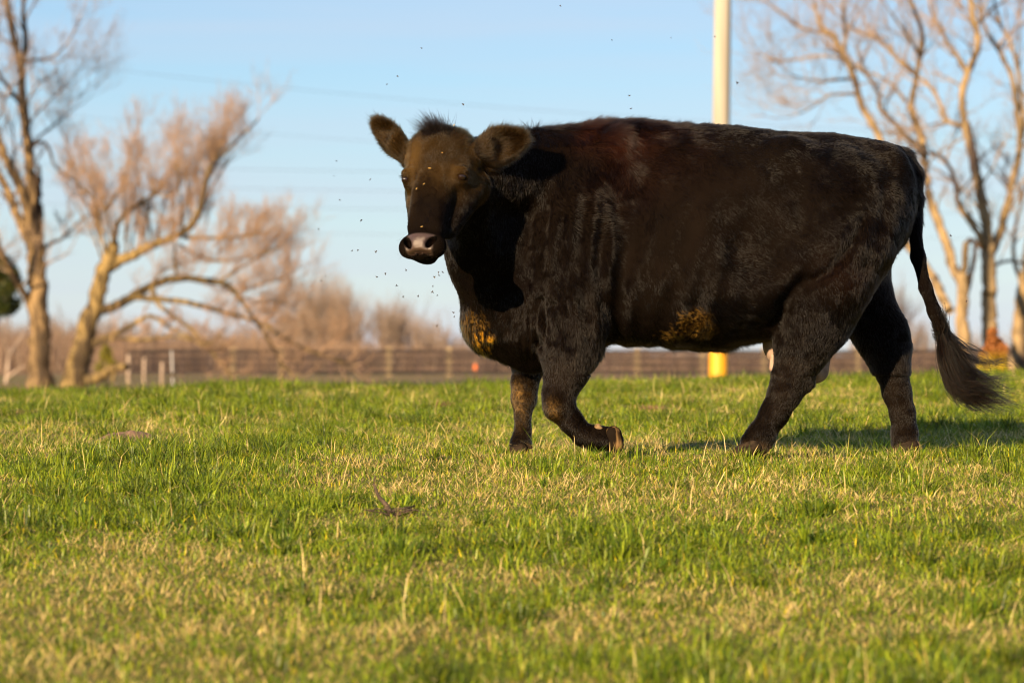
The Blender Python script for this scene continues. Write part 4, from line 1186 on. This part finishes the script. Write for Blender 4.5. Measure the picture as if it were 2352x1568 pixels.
# ---- evergreen at the left edge
def leafy(name, base, d, puffs, leaf, n, mat_col, label, cat, trunk_r, colfn, lw=.35):
    org = PD(base[0], base[1], d); org[2] = min(org[2], gz1(org[0], org[1]))
    root = empty(name, org); tag(root, label, cat)
    T = Tubes(); vs = []
    top = org.copy()
    for (px_, py_, dy_, rx_, rz_) in puffs:
        cc_ = PD(px_, py_, d + dy_); 
        q = catmull([org - [0, 0, .05], org * .5 + cc_ * .5 + [0, 0, .0], cc_], 5)
        T.add(list(q), list(np.linspace(trunk_r, trunk_r * .25, len(q))), 6)
        k = int(n * rx_ * rz_)
        u_ = rng.normal(0, 1, (k, 3)); u_ /= np.linalg.norm(u_, axis=1, keepdims=True)
        rad_ = rng.uniform(.25, 1.0, (k, 1)) ** .6
        pp = cc_ + u_ * rad_ * np.array([rx_, rx_, rz_]) * d / FPX
        ok = noise(pp, 1.2 / (max(rx_, rz_) * d / FPX) * 2.2, 61) > -.25
        vs.append(pp[ok])
    T.build('trunk', m_bark, root, org)
    pp = np.concatenate(vs); k = len(pp)
    d1 = rng.normal(0, 1, (k, 3)); d1 /= np.linalg.norm(d1, axis=1, keepdims=True)
    d2 = np.cross(d1, rng.normal(0, 1, (k, 3))); d2 /= np.maximum(np.linalg.norm(d2, axis=1, keepdims=True), 1e-6)
    s_ = leaf * rng.uniform(.6, 1.4, (k, 1))
    v_ = np.stack([pp - d1 * s_, pp + d2 * s_ * lw, pp + d1 * s_, pp - d2 * s_ * lw], 1).reshape(-1, 3)
    f_ = np.arange(k * 4).reshape(-1, 4)
    mesh_obj('crown', v_, [f_], m_grass, root, smooth=False, col=np.repeat(colfn(pp, k), 4, axis=0), origin=org)
    return root
leafy('evergreen_tree', (-50, 878), 120, [(-40, 640, 0, 85, 75), (5, 690, -1, 45, 38), (-60, 560, 0, 60, 60), (15, 640, 0, 35, 30), (-110, 700, 0, 80, 70)], .10, 1.6, None,
      'dark green evergreen crown reaching in at the left edge behind the tall tree', 'tree', .25,
      lambda p, k: np.array([.030, .042, .010]) * rng.uniform(.5, 2.0, (k, 1)) + np.array([.10, .07, .0]) * (rng.uniform(0, 1, (k, 1)) < .12))
def shrub_col(p, k):
    t = smoothstep(.30, .62, (p[:, 2] - p[:, 2].min()) / np.ptp(p[:, 2]))[:, None]
    return ((1 - t) * np.array([.55, .42, .03]) + t * np.array([.42, .17, .05])) * rng.uniform(.5, 1.3, (k, 1))
leafy('shrub', (2276, 985), 40, [(2266, 848, 0, 24, 22), (2292, 832, .1, 24, 24), (2270, 818, 0, 22, 24), (2286, 796, .1, 22, 24), (2280, 772, 0, 14, 20), (2300, 850, 0, 16, 16), (2304, 808, 0, 12, 20)], .020, 9.0, None,
      'small red and yellow leafed shrub between the tail tip and the tree trunks', 'shrub', .008, shrub_col)
leafy('bush', (246, 866), 98, [(244, 812, 0, 16, 20), (228, 842, 0, 13, 13), (256, 838, 0, 14, 16)], .05, 2.2, None,
      'low yellow-green bush beside the base of the leaning tree', 'bush', .02,
      lambda p, k: np.array([.22, .20, .025]) * rng.uniform(.6, 1.3, (k, 1)))

# ---- dead pale sapling, fallen log
T = Tubes(); o_ = PD(12, 872, 108)
T.add(list(catmull([PD(14, 880, 108), PD(18, 840, 108), PD(22, 812, 108), PD(38, 790, 108.2), (PD(54, 765, 108.4))], 4)), list(np.linspace(.065, .02, 17)), 6)
T.add(list(catmull([PD(21, 815, 108), PD(12, 790, 107.8), PD(5, 770, 107.6)], 4)), list(np.linspace(.03, .012, 9)), 6)
T.add(list(catmull([PD(14, 868, 108), PD(40, 850, 107.8), PD(58, 838, 107.6)], 4)), list(np.linspace(.045, .02, 9)), 6)
m_pale = noise_mat('bleached_wood', (.24, .18, .14), (.42, .34, .28), 6, .9, attr=True)
o = T.build('dead_sapling', m_pale, None, o_); tag(o, 'bleached forked dead sapling at the far left, left of the tall tree', 'sapling')
T = Tubes(); o_ = PD(250, 864, 97)
T.add(list(catmull([PD(205, 872, 97.5), PD(228, 866, 97), PD(250, 852, 96.6), PD(268, 844, 96.3), PD(292, 842, 96)], 4)), list(np.linspace(.17, .10, 17)), 10)
T.add([PD(292, 842, 96), PD(292.5, 842, 96)], [.10, .001], 10)
T.add(list(catmull([PD(262, 847, 96.5), PD(262, 862, 96.3), PD(258, 876, 96.2)], 3)), list(np.linspace(.06, .05, 7)), 6)
o = T.build('fallen_log', m_bark_g, None, o_); tag(o, 'fallen yellow brown log with a bright cut end beside the leaning tree', 'log')

# ---- fences
m_post = noise_mat('sunlit_post', (.20, .15, .085), (.36, .28, .17), 3, .9, 0, (1, 1, .2))
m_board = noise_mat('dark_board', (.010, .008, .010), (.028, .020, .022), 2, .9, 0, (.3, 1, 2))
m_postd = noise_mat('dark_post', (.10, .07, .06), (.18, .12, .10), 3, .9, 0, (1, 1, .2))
def box(cen, hx, hy, hz, ax=np.eye(3), bev=.01):
    v = []; 
    for z_, s in ((-hz, 1), (hz - bev, 1), (hz, .8)):
        for sx, sy in ((-1, -1), (1, -1), (1, 1), (-1, 1)):
            v.append(np.array(cen) + ax[0] * sx * hx * s + ax[1] * sy * hy * s + ax[2] * z_)
    f = [(3, 2, 1, 0), (8, 9, 10, 11)]
    for k in (0, 4):
        for j in range(4): f.append((k + j, k + (j + 1) % 4, k + 4 + (j + 1) % 4, k + 4 + j))
    return np.array(v), np.array(f)
FD = 150.0
fo = PD(290, 866, FD); fo[2] = gz1(fo[0], fo[1])
fence = empty('board_fence', fo); tag(fence, 'long four rail board fence crossing the far field behind the cow', 'fence')
pxs = [416, 480, 535, 590, 645, 705, 760, 828, 893, 962, 1031, 1100, 1175, 1250, 1320, 1392, 1463, 1536, 1613, 1684, 1755, 1826, 1898, 1970, 2042, 2114, 2190, 2262, 2334, 2410]
lit = {535, 645, 893, 1031, 1463, 1613, 1755, 1970}  # these posts get a paler wood, sunlight put into their colour
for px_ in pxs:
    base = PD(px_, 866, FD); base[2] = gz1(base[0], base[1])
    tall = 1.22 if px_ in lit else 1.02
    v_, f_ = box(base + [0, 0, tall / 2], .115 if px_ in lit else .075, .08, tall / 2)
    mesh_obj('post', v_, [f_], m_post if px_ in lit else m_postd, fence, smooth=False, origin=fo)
a_ = PD(290, 866, FD); b2_ = PD(2480, 866, FD)
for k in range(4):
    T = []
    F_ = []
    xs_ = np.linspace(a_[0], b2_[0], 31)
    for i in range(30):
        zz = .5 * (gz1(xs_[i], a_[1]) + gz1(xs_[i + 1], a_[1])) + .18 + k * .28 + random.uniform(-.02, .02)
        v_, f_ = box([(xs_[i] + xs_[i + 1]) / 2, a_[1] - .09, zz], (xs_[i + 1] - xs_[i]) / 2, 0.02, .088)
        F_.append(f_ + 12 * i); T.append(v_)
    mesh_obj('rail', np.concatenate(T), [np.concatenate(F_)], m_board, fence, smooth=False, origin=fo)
for (px_, hgt, rad_, lab) in ((295, 68, 4.0, 'grey post nearest the leaning tree, first of three thin posts left of the white stake'), (331, 60, 3.2, 'middle one of three thin grey posts left of the white stake'), (372, 50, 3.4, 'short grey post just left of the white stake')):
    base = PD(px_, 878, 115); base[2] = gz1(base[0], base[1])
    T = Tubes(); hh = CAMZ + (820 - (882 - hgt)) * 115 / FPX - base[2]
    T.add([base, base + [0, 0, hh * .5], base + [.01, 0, hh]], [rad_ * 115 / FPX] * 3, 8)
    T.add([base + [.01, 0, hh], base + [.01, 0, hh + .01]], [rad_ * 115 / FPX, .002], 8)
    o = T.build('fence_post', m_pale, None, base); tag(o, lab, 'post', 'thin grey posts left of the white stake')
m_white, nt, out = new_mat('white_paint')
b = nt.nodes.new('ShaderNodeBsdfPrincipled'); b.inputs['Base Color'].default_value = (.42, .43, .46, 1); b.inputs['Roughness'].default_value = .6
nt.links.new(b.outputs[0], out.inputs[0])
base = PD(399, 870, 70); base[2] = gz1(base[0], base[1])
top_ = PD(394, 806, 70); v_ = Tubes()
stake = empty('marker_stake', base); tag(stake, 'thin white stake leaning slightly, in front of the dark board fence', 'stake')
v_.add([base, base * .5 + top_ * .5, top_], [.015, .015, .015], 8); v_.add([top_, top_ + [0, 0, .01]], [.015, .002], 8)
v_.build('shaft', m_white, stake, base)
v_ = Tubes(); mid_ = base * .45 + top_ * .55
v_.add([mid_ - [0, 0, .05], mid_ + [0, 0, .05]], [.018, .018], 8); v_.build('band', m_dark, stake, base)
m_orange, nt, out = new_mat('orange_paint')
b = nt.nodes.new('ShaderNodeBsdfPrincipled'); b.inputs['Base Color'].default_value = (.72, .16, .03, 1); b.inputs['Roughness'].default_value = .6
nt.links.new(b.outputs[0], out.inputs[0])
base = PD(1092, 872, 90); base[2] = gz1(base[0], base[1]); top_ = PD(1092, 838, 90)
stake = empty('marker_stake', base); tag(stake, 'short dark stake with an orange painted top, just left of the chest', 'stake')
v_ = Tubes(); v_.add([base, top_ - [0, 0, .12]], [.035, .035], 8); v_.build('shaft', m_dark, stake, base)
v_ = Tubes(); v_.add([top_ - [0, 0, .12], top_], [.045, .045], 8); v_.add([top_, top_ + [0, 0, .02]], [.045, .01], 8); v_.build('painted_top', m_orange, stake, base)

# ---- utility pole
base = PD(1650, 862, 70); base[2] = gz1(base[0], base[1]) - .2
m_pole = noise_mat('pale_pole_wood', (.27, .245, .20), (.44, .41, .35), 5, .85, .004, (1, 1, .05))
pole = empty('utility_pole', base); tag(pole, 'pale round utility pole with a yellow guard at its foot, behind the cow', 'utility pole')
T = Tubes(); q = [base, PD(1650, 862, 70), PD(1657, 275, 70), PD(1660.5, 0, 70), PD(1665, -380, 70)]
T.add(q, [.185, .18, .172, .168, .155], 24); T.add([q[-1], q[-1] + [0, 0, .05]], [.155, .01], 24)
T.build('shaft', m_pole, pole, base)
m_yel, nt, out = new_mat('yellow_plastic')
b = nt.nodes.new('ShaderNodeBsdfPrincipled'); b.inputs['Base Color'].default_value = (.62, .30, .008, 1); b.inputs['Roughness'].default_value = .5
nt.links.new(b.outputs[0], out.inputs[0])
T = Tubes(); T.add([base, PD(1650, 862, 70), PD(1651, 740, 70)], [.192, .192, .192], 24); T.build('guard', m_yel, pole, base)
m_wire, nt, out = new_mat('cable')
b = nt.nodes.new('ShaderNodeBsdfPrincipled'); b.inputs['Base Color'].default_value = (.05, .05, .06, 1)
nt.links.new(b.outputs[0], out.inputs[0])
for (y0, y1, r_, lab) in ((112, 322, .012, 'highest overhead cable, sloping down to the right across the blue sky'), (236, 395, .009, 'second overhead cable, sloping, above the leaning tree crown'),
                          (392, 404, .012, 'upper of four level overhead cables left of the face'), (437, 446, .011, 'second from top of four level overhead cables left of the face'),
                          (480, 488, .011, 'third from top of four level overhead cables left of the face'), (538, 546, .009, 'lowest overhead cable, level with the muzzle')):
    p0 = PD(-300, y0 - 22, 250); p1 = PD(2700, y1, 250)
    t_ = np.linspace(0, 1, 25)[:, None]
    q = p0 * (1 - t_) + p1 * t_ + np.array([0, 0, -1.4]) * (4 * t_ * (1 - t_)) * (1 if y1 - y0 > 50 else .25)
    T = Tubes(); T.add(list(q), [r_] * 25, 5); o = T.build('power_line', m_wire, None, p0); tag(o, lab, 'cable', 'overhead cables')

# ---- far wood and brush
FT = Tubes(); FW = Tubes()
def far_tree(px_, d, topy, kids=4, lev=3):
    x_ = (px_ - 1176) * d / FPX; y_ = d - DIST; z_ = gz1(x_, y_)
    H_ = CAMZ + (820 - topy) * d / FPX - z_
    p = np.array([x_, y_, z_ - .2]); 
    ns = random.choice((2, 3, 3))
    for _ in range(ns):
        dd = np.array([random.gauss(0, .16), random.gauss(0, .16), 1.0]); dd /= np.linalg.norm(dd)
        grow(FT, FW, p, dd, H_ * random.uniform(.5, .66), .05 + H_ * .008, lev, .32, .75, kids, .10, random.uniform(.75, 1.25))
prof_x = [-100, 0, 150, 300, 450, 560, 640, 700, 760, 800, 850, 900, 960, 1020, 1090, 1150, 1700, 1950, 2030, 2060, 2090, 2130, 2200, 2500]
prof_y = [725, 730, 725, 745, 750, 745, 720, 690, 655, 690, 712, 695, 712, 750, 765, 790, 795, 770, 700, 690, 720, 760, 760, 750]
for i in range(430):
    px_ = random.uniform(-120, 1200) if i < 320 else random.uniform(1950, 2500)
    if i >= 400: px_ = random.uniform(1200, 1950)
    top = float(np.interp(px_, prof_x, prof_y)) + random.uniform(-8, 40)
    far_tree(px_, random.uniform(290, 420), top, 3)
for px_, top in ((770, 655), (745, 668), (925, 700), (905, 712), (700, 682), (2062, 668), (2048, 690), (640, 730)):
    far_tree(px_, 300, top, 5)
v1, f1, c1 = FT.arrays(); v2, f2, c2 = FW.arrays()
m_far = noise_mat('far_twigs', (.155, .115, .092), (.25, .195, .155), .12, .9, attr=True)
far = mesh_obj('far_wood', np.concatenate([v1, v2]), [np.concatenate([f1, f2 + len(v1)])], m_far, col=np.concatenate([c1, c2]))
tag(far, 'far off bare winter wood, a soft red brown line of treetops on the horizon', 'wood', kind='stuff')
# brush in front of the wood
n = 66000
d = rng.uniform(185, 300, n); hwid = .152 * d + 25
x = rng.uniform(-1, 1, n) * hwid; px_ = 1176 + x * FPX / d
topy = np.interp(px_, [-100, 150, 560, 700, 1150, 2000, 2450], [725, 730, 750, 762, 785, 795, 770])
cl = .5 + .5 * noise2(x, d, .25, 71)
hg = np.clip(((820 - topy) * d / FPX + CAMZ - ground_z(x, d - DIST)) * (.55 + .45 * cl) * rng.uniform(.6, 1.15, n), .4, 6)
ca_ = rng.uniform(0, 1, (n, 1))
colr = ((1 - ca_) * np.array([.17, .11, .080]) + ca_ * np.array([.30, .21, .14])) * rng.uniform(.6, 1.3, (n, 1))
v_, q_, t_, c_ = blades(x, d - DIST, hg, rng.uniform(.02, .07, n), rng.uniform(0, 6.28, n), rng.uniform(0, .4, n), rng.uniform(-.2, .5, n), colr)
o = mesh_obj('brush', v_, [q_, t_], m_grass, smooth=False, col=c_)
tag(o, 'brown winter brush and weeds at the far side of the field, behind the fence', 'brush', kind='stuff')

# ---- small things on the pasture
sp_ = ground_hit(905, 1186)
T = Tubes(); s_ = 1.3 * (DIST + sp_[1]) / FPX
q = catmull([sp_ - [0, 0, .02], sp_ + np.array([-12, 0, 18]) * s_, sp_ + np.array([-26, 0, 34]) * s_, sp_ + np.array([-34, 0, 52]) * s_], 4)
T.add(list(q), list(np.linspace(5.5, 2.4, len(q)) * s_), 8)
T.add(list(catmull([sp_ + np.array([-30, 0, 46]) * s_, sp_ + np.array([-36, 0, 58]) * s_, sp_ + np.array([-32, 0, 72]) * s_], 3)), [2 * s_] * 7, 5)
for i in range(16):
    p0 = sp_ + np.array([random.uniform(-20, 12), random.uniform(-15, 15), random.uniform(-2, 12)]) * s_
    q = catmull([p0, p0 + np.array([random.uniform(-30, 40), random.uniform(-20, 20), random.uniform(2, 14)]) * s_, p0 + np.array([random.uniform(-60, 70), random.uniform(-20, 20), random.uniform(-4, 16)]) * s_], 3)
    T.add(list(q), [random.uniform(.6, 1.3) * s_] * 7, 4)
m_stick = noise_mat('dark_stick', (.035, .025, .02), (.10, .07, .05), 60, .9, .001, attr=True)
o = T.build('stick', m_stick, None, sp_); tag(o, 'short dark stick poking up out of the grass in front of the cow', 'stick')

def mound(px_, py_, rx_, h_, lab):
    c0 = ground_hit(px_, py_); V_ = []; F_ = []
    nr, na = 12, 36
    for i in range(nr + 1):
        for j in range(na):
            a0 = 2 * math.pi * j / na; r_ = rx_ * i / nr * (1 + .18 * math.sin(3 * a0 + 1) + .1 * math.sin(7 * a0))
            x_ = c0[0] + r_ * math.cos(a0); y_ = c0[1] + r_ * math.sin(a0) * 1.1
            V_.append([x_, y_, gz1(x_, y_) + h_ * (1 - (i / nr) ** 2) - .012])
    V_ = np.array(V_); V_[:, 2] += .010 * noise(V_, 28, 81) + .006 * noise(V_, 70, 82)
    for i in range(nr):
        for j in range(na): F_.append((i * na + j, (i + 1) * na + j, (i + 1) * na + (j + 1) % na, i * na + (j + 1) % na))
    o = mesh_obj('dirt_mound', V_, [np.array(F_)], m_soil, origin=c0); tag(o, lab, 'mound')
m_soil = noise_mat('loose_soil', (.10, .06, .045), (.20, .13, .09), 60, .95, .004)
mound(287, 1012, .155, .055, 'low mound of bare brown soil in the grass at left')

n = 0
def dead_tuft(px_, py_, rad_, cnt, hgt, lab):
    c0 = ground_hit(px_, py_)
    an = rng.uniform(0, 6.28, cnt); rr_ = np.sqrt(rng.uniform(0, 1, cnt)) * rad_
    x_ = c0[0] + np.cos(an) * rr_; y_ = c0[1] + np.sin(an) * rr_ * .7
    cc_ = np.array([.34, .20, .11]) * rng.uniform(.5, 1.35, (cnt, 1))
    v_, q_, t_, c_ = blades(x_, y_, rng.uniform(.4, 1, cnt) * hgt, rng.uniform(.002, .0045, cnt), rng.uniform(0, 6.28, cnt), rng.uniform(.2, 1.3, cnt), rng.uniform(0, .8, cnt), cc_, ground_z(x_, y_) + .012)
    o = mesh_obj('weed_clump', v_, [q_, t_], m_grass, smooth=False, col=c_, origin=c0); tag(o, lab, 'weed clump', 'brown weed clumps in the pasture')
dead_tuft(1003, 942, .10, 420, .07, 'reddish brown dead weed clump left of the far front leg')
dead_tuft(893, 893, .08, 260, .07, 'small dry weed clump on the crest below the chin flies')
dead_tuft(1495, 945, .09, 300, .05, 'brown dead weed clump under the belly, right of the bent front leg')
dead_tuft(1835, 890, .06, 160, .10, 'russet weed clump on the crest between the hind legs')
dead_tuft(40, 955, .12, 300, .05, 'dry straw coloured weed clump at the far left edge')

# ---- flies
m_fly, nt, out = new_mat('fly_body')
b = nt.nodes.new('ShaderNodeBsdfPrincipled'); b.inputs['Base Color'].default_value = (.035, .022, .016, 1); b.inputs['Roughness'].default_value = .4
nt.links.new(b.outputs[0], out.inputs[0])
def fly_mesh():
    V_ = []; F_ = []; off_ = 0
    for c_, r_ in (((0, 0, 0), (.0017, .0017, .0036)), ((0, 0, .0036), (.0015, .0014, .0014))):
        v_, f_ = sphere_mesh(np.array(c_), r_, nu=8, nv=6); V_.append(v_); F_.append(f_ + off_); off_ += len(v_)
    for s in (-1, 1):
        w_ = np.array([[0, .0012, .0008], [s * .003, .0022, .001], [s * .0058, .0026, -.0022], [s * .004, .002, -.0042], [s * .001, .0014, -.002], [s * .001, .0014, -.0006]])
        V_.append(w_); V_.append(w_ + [0, .0002, 0])
        F_.append(np.array([[0, 1, 2, 5], [5, 2, 3, 4], [6 + 5, 6 + 2, 6 + 1, 6], [6 + 4, 6 + 3, 6 + 2, 6 + 5]]) + off_); off_ += 12
    return np.concatenate(V_), np.concatenate(F_)
v_, f_ = fly_mesh()
fly0 = mesh_obj('fly', v_, [f_], m_fly)
F_POS = [(968, 111), (913, 175), (889, 194), (1064, 240), (1406, 92), (1541, 87), (1446, 220), (1449, 250), (1694, 190), (1287, 14), (1642, 84),
         (772, 370), (767, 404), (850, 412), (781, 459), (830, 506), (732, 526),
         (822, 574), (809, 576), (863, 578), (865, 636), (885, 628), (911, 655), (933, 620), (748, 634), (738, 645), (927, 681), (961, 680),
         (1007, 625), (1016, 625), (1008, 632), (998, 636), (994, 657), (994, 670), (1005, 678), (1003, 748), (1042, 718), (1043, 727), (2183, 541), (2220, 692)]
for i, (px_, py_) in enumerate(F_POS):
    o = fly0 if i == 0 else link(fly0.copy())
    y_ = random.uniform(-.75, .25)
    if 985 < px_ < 1050 and py_ > 600: y_ = random.uniform(-.6, -.2)
    o.location = P(px_, py_, y_)
    o.rotation_euler = (random.uniform(-1.2, 1.2), random.uniform(-1.5, 1.5), random.uniform(0, 6.28))
    s_ = random.uniform(.8, 1.15); o.scale = (s_, s_, s_)
    if px_ > 2100: lab = 'tiny dark fly beside the hanging tail, against the bare tree trunks'; gp = 'flies beside the tail'
    elif 985 < px_ < 1050 and py_ > 600: lab = 'tiny dark fly in the tight cluster close in front of the throat and chest'; gp = 'flies close in front of the throat'
    elif py_ < 260: lab = 'tiny dark fly high in the clear sky above the head or back of the cow'; gp = 'flies above the cow'
    elif py_ < 540: lab = 'tiny dark fly in the sky left of the face, level with eyes and muzzle'; gp = 'flies left of the face'
    else: lab = 'tiny dark fly low in the air to the left below the muzzle'; gp = 'flies below and left of the muzzle'
    tag(o, lab, 'fly', gp)
